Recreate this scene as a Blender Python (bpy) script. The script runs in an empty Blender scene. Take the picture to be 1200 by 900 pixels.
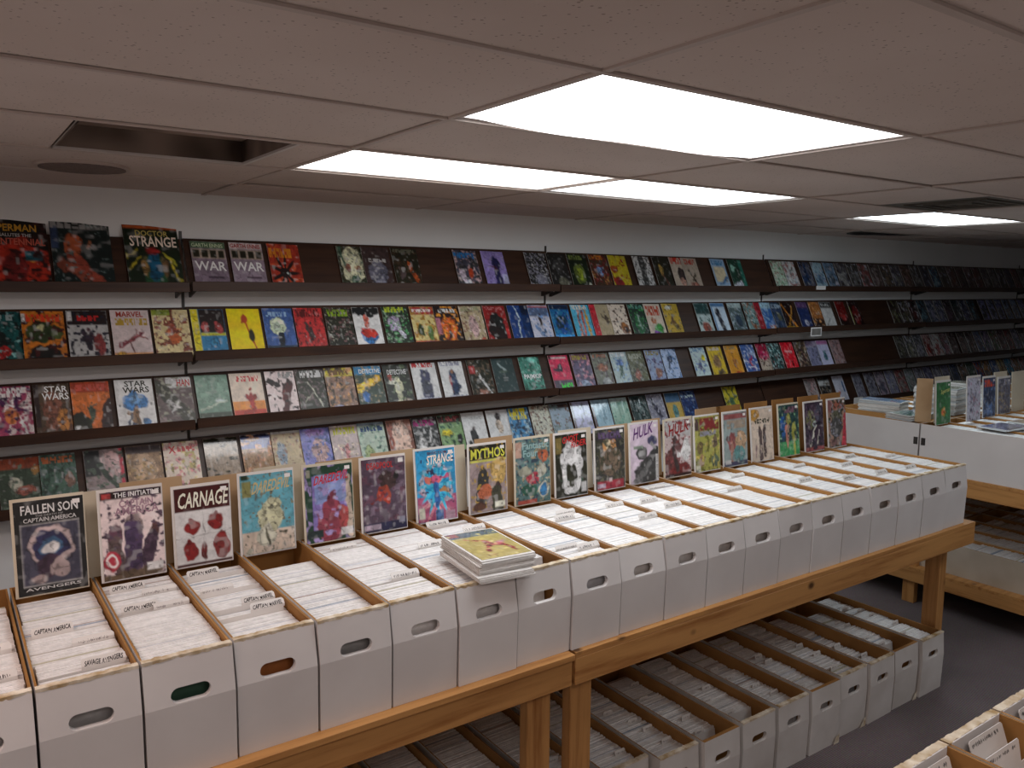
import bpy, bmesh, math, random
import numpy as np
from mathutils import Vector, Matrix, Euler

scene = bpy.context.scene
col = scene.collection
RNG = random.Random(7)

# ------------------------------------------------------------------ camera, world, exposure
CAMZ = 1.97
F_PX, YAW, PITCH, ROLL = 955.85, 0.61559, 0.12314, 0.00757
cd = bpy.data.cameras.new('camera'); cam = bpy.data.objects.new('camera', cd); col.objects.link(cam)
cd.sensor_width = 36.0; cd.lens = F_PX / 1200.0 * 36.0; cd.clip_start = 0.02; cd.clip_end = 100
fw = Vector((math.sin(YAW)*math.cos(PITCH), math.cos(YAW)*math.cos(PITCH), -math.sin(PITCH)))
rt = Vector((math.cos(YAW), -math.sin(YAW), 0)); up = rt.cross(fw)
r2 = rt*math.cos(ROLL) + up*math.sin(ROLL); u2 = -rt*math.sin(ROLL) + up*math.cos(ROLL)
cam.matrix_world = Matrix(((r2.x,u2.x,-fw.x,0),(r2.y,u2.y,-fw.y,0),(r2.z,u2.z,-fw.z,CAMZ),(0,0,0,1)))
scene.camera = cam
w = bpy.data.worlds.new('world'); scene.world = w; w.use_nodes = True
w.node_tree.nodes['Background'].inputs[0].default_value = (0,0,0,1)
w.node_tree.nodes['Background'].inputs[1].default_value = 0.0
scene.view_settings.view_transform = 'Standard'; scene.view_settings.look = 'None'
scene.view_settings.gamma = 1.0; scene.view_settings.use_curve_mapping = False
scene.view_settings.exposure = 0.80
# lit ceiling panels: (grid column, grid row, colour, strength); the last three belong to the same grid beside and behind the camera
PANELS = [
 (0, 0, (.95,.97,1.0), 3.9, 'wide lit ceiling panel with a sagging edge, largest of the lit panels'),
 (0, 2, (1.0,.97,.95), 3.9, 'warm lit ceiling panel touching the neighbouring lit panel near the wall'),
 (1, 2, (.86,.95,1.0), 4.3, 'white lit ceiling panel adjoining the warm panel near the wall'),
 (3, 2, (.80,.93,1.0), 4.6, 'cool white lit ceiling panel beside the flat grimy vent'),
 (-2, 0, (1.0,.76,.68), 4.2, 'warm lit ceiling panel over the table end with the black-bordered comic'),
 (-1, -3, (1.0,.87,.82), 4.4, 'warm lit ceiling panel over the open floor'),
 (2, -2, (.92,.96,1.0), 4.4, 'lit ceiling panel over the near box table'),
]

# ------------------------------------------------------------------ helpers
def lin(c):
    return tuple((v/12.92 if v <= .04045 else ((v+.055)/1.055)**2.4) for v in c)
def hx(s):
    if len(s) == 3: return lin(tuple(int(ch,16)/15 for ch in s))
    return lin(tuple(int(s[i:i+2],16)/255 for i in (0,2,4)))
def tag(o, label=None, cat=None, group=None, kind=None):
    if label: o['label'] = label
    if cat: o['category'] = cat
    if group: o['group'] = group
    if kind: o['kind'] = kind
    return o
def link(o, parent=None):
    col.objects.link(o)
    if parent is not None: o.parent = parent
    return o
def empty(name, loc=(0,0,0), rz=0.0):
    o = bpy.data.objects.new(name, None); o.empty_display_size = .05
    o.location = loc; o.rotation_euler = (0,0,rz); return link(o)
class MB:
    """collects boxes, prisms and quads, then builds one mesh"""
    def __init__(s): s.v=[]; s.f=[]; s.m=[]; s.c=[]
    def add(s, vs, fs, m=0, c=(1,1,1)):
        n=len(s.v); s.v+=[tuple(p) for p in vs]; s.f+=[tuple(i+n for i in f) for f in fs]
        s.m+=[m]*len(fs); s.c+=[c]*len(vs); return s
    def box(s, x0,y0,z0,x1,y1,z1, m=0, c=(1,1,1)):
        vs=[(x0,y0,z0),(x1,y0,z0),(x1,y1,z0),(x0,y1,z0),(x0,y0,z1),(x1,y0,z1),(x1,y1,z1),(x0,y1,z1)]
        return s.add(vs,[(0,3,2,1),(4,5,6,7),(0,1,5,4),(1,2,6,5),(2,3,7,6),(3,0,4,7)],m,c)
    def hexa(s, b, t, m=0, c=(1,1,1)):
        return s.add(list(b)+list(t),[(0,3,2,1),(4,5,6,7),(0,1,5,4),(1,2,6,5),(2,3,7,6),(3,0,4,7)],m,c)
    def extrude_yz(s, prof, x0, x1, m=0, c=(1,1,1)):
        n=len(prof); vs=[(x0,y,z) for y,z in prof]+[(x1,y,z) for y,z in prof]
        fs=[tuple(range(n))[::-1], tuple(range(n,2*n))]+[(i,(i+1)%n,n+(i+1)%n,n+i) for i in range(n)]
        return s.add(vs,[f[::-1] for f in fs],m,c)
    def disc(s, cx,cy,z0,z1,r, n=32, m=0, c=(1,1,1)):
        vs=[(cx+r*math.cos(2*math.pi*i/n),cy+r*math.sin(2*math.pi*i/n),z) for z in (z0,z1) for i in range(n)]
        fs=[tuple(range(n))[::-1],tuple(range(n,2*n))]+[(i,(i+1)%n,n+(i+1)%n,n+i) for i in range(n)]
        return s.add(vs,fs,m,c)
    def mesh(s, name, mats, colors=False, bevel=0, smooth=False):
        me=bpy.data.meshes.new(name); me.from_pydata(s.v,[],s.f)
        for m in (mats if isinstance(mats,(list,tuple)) else [mats]): me.materials.append(m)
        me.polygons.foreach_set('material_index', s.m)
        if colors: setcol(me, s.c)
        if bevel:
            bm=bmesh.new(); bm.from_mesh(me)
            bmesh.ops.bevel(bm, geom=list(bm.edges), offset=bevel, segments=1, affect='EDGES', clamp_overlap=True)
            bm.to_mesh(me); bm.free()
        if smooth: me.polygons.foreach_set('use_smooth',[True]*len(me.polygons))
        me.update(); return me
    def obj(s, name, mats, parent=None, **k):
        o=bpy.data.objects.new(name, s.mesh(name,mats,**k)); return link(o,parent)
def setcol(me, cols):
    a=me.color_attributes.new('Col','FLOAT_COLOR','POINT')
    arr=np.ones((len(me.vertices),4),np.float32); arr[:,:3]=np.asarray(cols,np.float32).reshape(-1,3)
    a.data.foreach_set('color', arr.ravel())
def inst(name, me, loc=(0,0,0), rot=(0,0,0), parent=None):
    o=bpy.data.objects.new(name, me); o.location=loc; o.rotation_euler=rot; return link(o,parent)

# ------------------------------------------------------------------ materials
def newmat(name, rough=.6, spec=.4):
    m=bpy.data.materials.new(name); m.use_nodes=True
    nt=m.node_tree; b=nt.nodes['Principled BSDF']
    b.inputs['Roughness'].default_value=rough; b.inputs['Specular IOR Level'].default_value=spec
    return m,nt,b
def N(nt, t, **k):
    n=nt.nodes.new(t)
    for a,v in k.items():
        if a.startswith('i_'): n.inputs[a[2:].replace('_',' ')].default_value=v
        else: setattr(n,a,v)
    return n
def ramp(nt, stops):
    r=nt.nodes.new('ShaderNodeValToRGB'); e=r.color_ramp.elements
    while len(e)<len(stops): e.new(.5)
    for el,(p,c) in zip(e,stops): el.position=p; el.color=(*c,1)
    return r
def coords(nt, scale=(1,1,1), rnd=True, kind='Object'):
    tc=N(nt,'ShaderNodeTexCoord'); mp=N(nt,'ShaderNodeMapping'); mp.inputs['Scale'].default_value=scale
    nt.links.new(tc.outputs[kind], mp.inputs['Vector'])
    if rnd:
        oi=N(nt,'ShaderNodeObjectInfo'); mu=N(nt,'ShaderNodeMath',operation='MULTIPLY'); mu.inputs[1].default_value=37.0
        nt.links.new(oi.outputs['Random'],mu.inputs[0]); nt.links.new(mu.outputs[0],mp.inputs['Location'])
    return mp
def noise(nt, vec, scale, detail=3, rough=.5):
    n=N(nt,'ShaderNodeTexNoise'); n.inputs['Scale'].default_value=scale; n.inputs['Detail'].default_value=detail
    n.inputs['Roughness'].default_value=rough; nt.links.new(vec.outputs[0],n.inputs['Vector']); return n
def bump(nt, b, h, strength=.2, dist=.01):
    bp=N(nt,'ShaderNodeBump'); bp.inputs['Strength'].default_value=strength; bp.inputs['Distance'].default_value=dist
    nt.links.new(h,bp.inputs['Height']); nt.links.new(bp.outputs[0],b.inputs['Normal'])
def mottled(name, c0, c1, scale=6, rough=.6, spec=.3, sc=(1,1,1), bs=0, detail=4):
    m,nt,b=newmat(name,rough,spec); v=coords(nt,sc); n=noise(nt,v,scale,detail)
    r=ramp(nt,[(.32,c0),(.7,c1)]); nt.links.new(n.outputs['Fac'],r.inputs[0]); nt.links.new(r.outputs[0],b.inputs['Base Color'])
    if bs: bump(nt,b,n.outputs['Fac'],bs,.004)
    return m
def wood(name, dark, light, knots=True, axis=0):
    m,nt,b=newmat(name,.5,.35)
    sc=[14,14,14]; sc[axis]=.9
    v=coords(nt,tuple(sc)); n=noise(nt,v,2.4,6,.62)
    r=ramp(nt,[(.3,dark),(.52,light),(.75,tuple(c*1.12 for c in light))]); nt.links.new(n.outputs['Fac'],r.inputs[0])
    src=r.outputs[0]
    if knots:
        sk=[6,6,6]; sk[axis]=4.5
        v2=coords(nt,tuple(sk)); vo=N(nt,'ShaderNodeTexVoronoi'); vo.inputs['Scale'].default_value=1.1
        nt.links.new(v2.outputs[0],vo.inputs['Vector'])
        kr=ramp(nt,[(.05,(1,1,1)),(.13,(0,0,0))]); nt.links.new(vo.outputs['Distance'],kr.inputs[0])
        mx=N(nt,'ShaderNodeMix',data_type='RGBA'); nt.links.new(kr.outputs[0],mx.inputs[0])
        nt.links.new(src,mx.inputs[6]); mx.inputs[7].default_value=(*[c*.28 for c in dark],1); src=mx.outputs[2]
    nt.links.new(src,b.inputs['Base Color']); bump(nt,b,n.outputs['Fac'],.12,.003)
    return m
M={}
# drywall
M['wall']=mottled('painted_wall', hx('e6e8e8'), hx('eff0f0'), 1.2, .75, .2, bs=.05)
M['plenum']=mottled('dark_plenum', (.012,.011,.011),(.03,.028,.026),3,.9,.05)
M['rail']=mottled('white_grid_rail', hx('b8a9a0'), hx('c2b4ac'), 5,.55,.3)
# fissured ceiling tile
m,nt,b=newmat('fissured_tile',.9,.1)
v=coords(nt); vo=N(nt,'ShaderNodeTexVoronoi'); vo.inputs['Scale'].default_value=70; nt.links.new(v.outputs[0],vo.inputs['Vector'])
n1=noise(nt,v,9,2); md=N(nt,'ShaderNodeMath',operation='MULTIPLY'); nt.links.new(n1.outputs['Fac'],md.inputs[0]); md.inputs[1].default_value=.34
lt=N(nt,'ShaderNodeMath',operation='LESS_THAN'); nt.links.new(vo.outputs['Distance'],lt.inputs[0]); nt.links.new(md.outputs[0],lt.inputs[1])
n2=noise(nt,v,1.6,3); cr=ramp(nt,[(.3,hx('c9bab1')),(.7,hx('d4c6be'))]); nt.links.new(n2.outputs['Fac'],cr.inputs[0])
vc=N(nt,'ShaderNodeTexVoronoi'); vc.inputs['Scale'].default_value=70; nt.links.new(v.outputs[0],vc.inputs['Vector'])
sp=N(nt,'ShaderNodeSeparateColor'); nt.links.new(vc.outputs['Color'],sp.inputs[0])
g2=N(nt,'ShaderNodeMath',operation='GREATER_THAN'); nt.links.new(sp.outputs[0],g2.inputs[0]); g2.inputs[1].default_value=.45
mu=N(nt,'ShaderNodeMath',operation='MULTIPLY'); nt.links.new(lt.outputs[0],mu.inputs[0]); nt.links.new(g2.outputs[0],mu.inputs[1])
m2=N(nt,'ShaderNodeMath',operation='MULTIPLY'); nt.links.new(mu.outputs[0],m2.inputs[0]); m2.inputs[1].default_value=.62
mx=N(nt,'ShaderNodeMix',data_type='RGBA'); nt.links.new(m2.outputs[0],mx.inputs[0]); nt.links.new(cr.outputs[0],mx.inputs[6]); mx.inputs[7].default_value=(*hx('7a6c64'),1)
nt.links.new(mx.outputs[2],b.inputs['Base Color']); bump(nt,b,n1.outputs['Fac'],.08,.002); M['tile']=m
# ribbed carpet
m,nt,b=newmat('ribbed_carpet',.95,.1)
v=coords(nt,(1,1,1),False); wv=N(nt,'ShaderNodeTexWave',bands_direction='X'); wv.inputs['Scale'].default_value=26; wv.inputs['Distortion'].default_value=.6
wv.inputs['Detail'].default_value=2; nt.links.new(v.outputs[0],wv.inputs['Vector'])
n1=noise(nt,v,120,2); n2=noise(nt,v,1.5,3)
r1=ramp(nt,[(.1,hx('58514f')),(.9,hx('807678'))]); nt.links.new(wv.outputs['Fac'],r1.inputs[0])
r3=ramp(nt,[(.3,(.75,.75,.75)),(.7,(1.15,1.12,1.15))]); nt.links.new(n2.outputs['Fac'],r3.inputs[0])
mx=N(nt,'ShaderNodeMix',data_type='RGBA',blend_type='MULTIPLY'); mx.inputs[0].default_value=1
nt.links.new(r1.outputs[0],mx.inputs[6]); nt.links.new(r3.outputs[0],mx.inputs[7])
mx2=N(nt,'ShaderNodeMix',data_type='RGBA',blend_type='OVERLAY'); mx2.inputs[0].default_value=.35
nt.links.new(mx.outputs[2],mx2.inputs[6]); nt.links.new(n1.outputs['Color'],mx2.inputs[7])
nt.links.new(mx2.outputs[2],b.inputs['Base Color']); bump(nt,b,wv.outputs['Fac'],.5,.006); M['carpet']=m
M['card_white']=mottled('white_corrugated_card', hx('d2cdcb'), hx('dedad8'), 3.5, .55, .3, bs=.04)
M['card_old']=mottled('scuffed_white_card', hx('c6bfb9'), hx('dad5d1'), 5, .6, .25, bs=.05)
M['card_tan']=mottled('cream_card', hx('b3a695'), hx('c8bdae'), 4, .6, .25, bs=.04)
M['kraft']=mottled('kraft_card', hx('8d6335'), hx('b0824d'), 4, .7, .2, bs=.05)
M['kraft_dark']=mottled('brown_kraft_card', hx('8d6335'), hx('b0824d'), 4, .7, .2, bs=.05)
M['torn']=mottled('torn_card_rim', hx('a88c62'), hx('ece2d0'), 26, .8, .1, bs=.4)
M['tape']=mottled('clear_yellowed_tape', hx('a58e62'), hx('cdbd97'), 14, .15, .5, bs=.1)
M['dark_shelf']=mottled('dark_walnut_laminate', hx('33211a'), hx('462e21'), 5, .4, .35, sc=(.6,6,6))
M['shelf_back']=mottled('walnut_back_board', hx('33211a'), hx('462e21'), 5, .4, .35, sc=(.6,6,6))
M['pine']=wood('pine_board', hx('976232'), hx('bd8a52'))
M['pine_leg']=wood('red_pine_leg', hx('976232'), hx('bd8a52'), axis=2)
M['pine_y']=wood('pine_board_cross', hx('976232'), hx('bd8a52'), axis=1)
M['metal_dark']=mottled('dark_metal', hx('2c2826'), hx('3c3633'), 20,.4,.5)
M['metal_grey']=mottled('grey_metal', hx('77736f'), hx('8b8783'), 20,.4,.5)
M['frame']=mottled('white_metal_frame', hx('bfb6b1'), hx('cdc5c0'), 8,.45,.4)
M['soot']=mottled('sooty_metal', hx('3a2f28'), hx('a08c80'), 3.2,.75,.2,detail=2)
M['grime']=mottled('grimy_vent_metal', hx('4a463f'), hx('77726a'), 3.0,.7,.2)
M['speaker']=mottled('grey_speaker_mesh', hx('6e5f59'), hx('80716b'), 90,.7,.3,bs=.3)
M['sticker']=mottled('white_sticker', hx('e8e4e2'), hx('f2efee'), 20,.5,.3)
M['ink']=mottled('black_ink', hx('1c1a1c'), hx('2a2729'), 60,.7,.1)
M['pencil']=mottled('faded_pencil', hx('7d7374'), hx('a0969a'), 60,.7,.1)
M['board_white']=mottled('white_backing_board', hx('d9d4d0'), hx('e4e0dc'), 6,.35,.4)
M['board_cream']=mottled('cream_backing_board', hx('cbbfa9'), hx('d8ceba'), 6,.35,.4)
M['board_tan']=mottled('tan_backing_board', hx('b0906c'), hx('c3a683'), 5,.5,.3)
def printmat(name, rough, streak=0, coat=0):
    m,nt,b=newmat(name,rough,.45)
    a=N(nt,'ShaderNodeAttribute',attribute_name='Col'); v=coords(nt); n=noise(nt,v,55,2)
    r=ramp(nt,[(.3,(.9,.9,.9)),(.7,(1.06,1.06,1.06))]); nt.links.new(n.outputs['Fac'],r.inputs[0])
    mx=N(nt,'ShaderNodeMix',data_type='RGBA',blend_type='MULTIPLY'); mx.inputs[0].default_value=1
    nt.links.new(a.outputs['Color'],mx.inputs[6]); nt.links.new(r.outputs[0],mx.inputs[7]); nt.links.new(mx.outputs[2],b.inputs['Base Color'])
    if coat: b.inputs['Coat Weight'].default_value=coat; b.inputs['Coat Roughness'].default_value=.06
    if streak:
        v2=coords(nt,(26,26,3.0)); n2=noise(nt,v2,1.0,2); bump(nt,b,n2.outputs['Fac'],streak,.012)
    return m
M['print']=printmat('printed_cover',.38)
M['bagged']=printmat('printed_cover_in_plastic_bag',.16,streak=.55,coat=.8)
M['paper']=printmat('comic_edges',.6)
def glowmat(name, c, s):
    m=bpy.data.materials.new(name); m.use_nodes=True; nt=m.node_tree; nt.nodes.clear()
    o=N(nt,'ShaderNodeOutputMaterial'); e=N(nt,'ShaderNodeEmission'); e.inputs[0].default_value=(*c,1); e.inputs[1].default_value=s
    v=coords(nt,(1,1,1),False); vo=N(nt,'ShaderNodeTexVoronoi'); vo.inputs['Scale'].default_value=120; nt.links.new(v.outputs[0],vo.inputs['Vector'])
    r=ramp(nt,[(0,(.9,.9,.9)),(.6,(1,1,1))]); nt.links.new(vo.outputs['Distance'],r.inputs[0])
    mx=N(nt,'ShaderNodeMix',data_type='RGBA',blend_type='MULTIPLY'); mx.inputs[0].default_value=1; mx.inputs[6].default_value=(*c,1)
    nt.links.new(r.outputs[0],mx.inputs[7]); nt.links.new(mx.outputs[2],e.inputs[0]); nt.links.new(e.outputs[0],o.inputs[0]); return m

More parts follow.
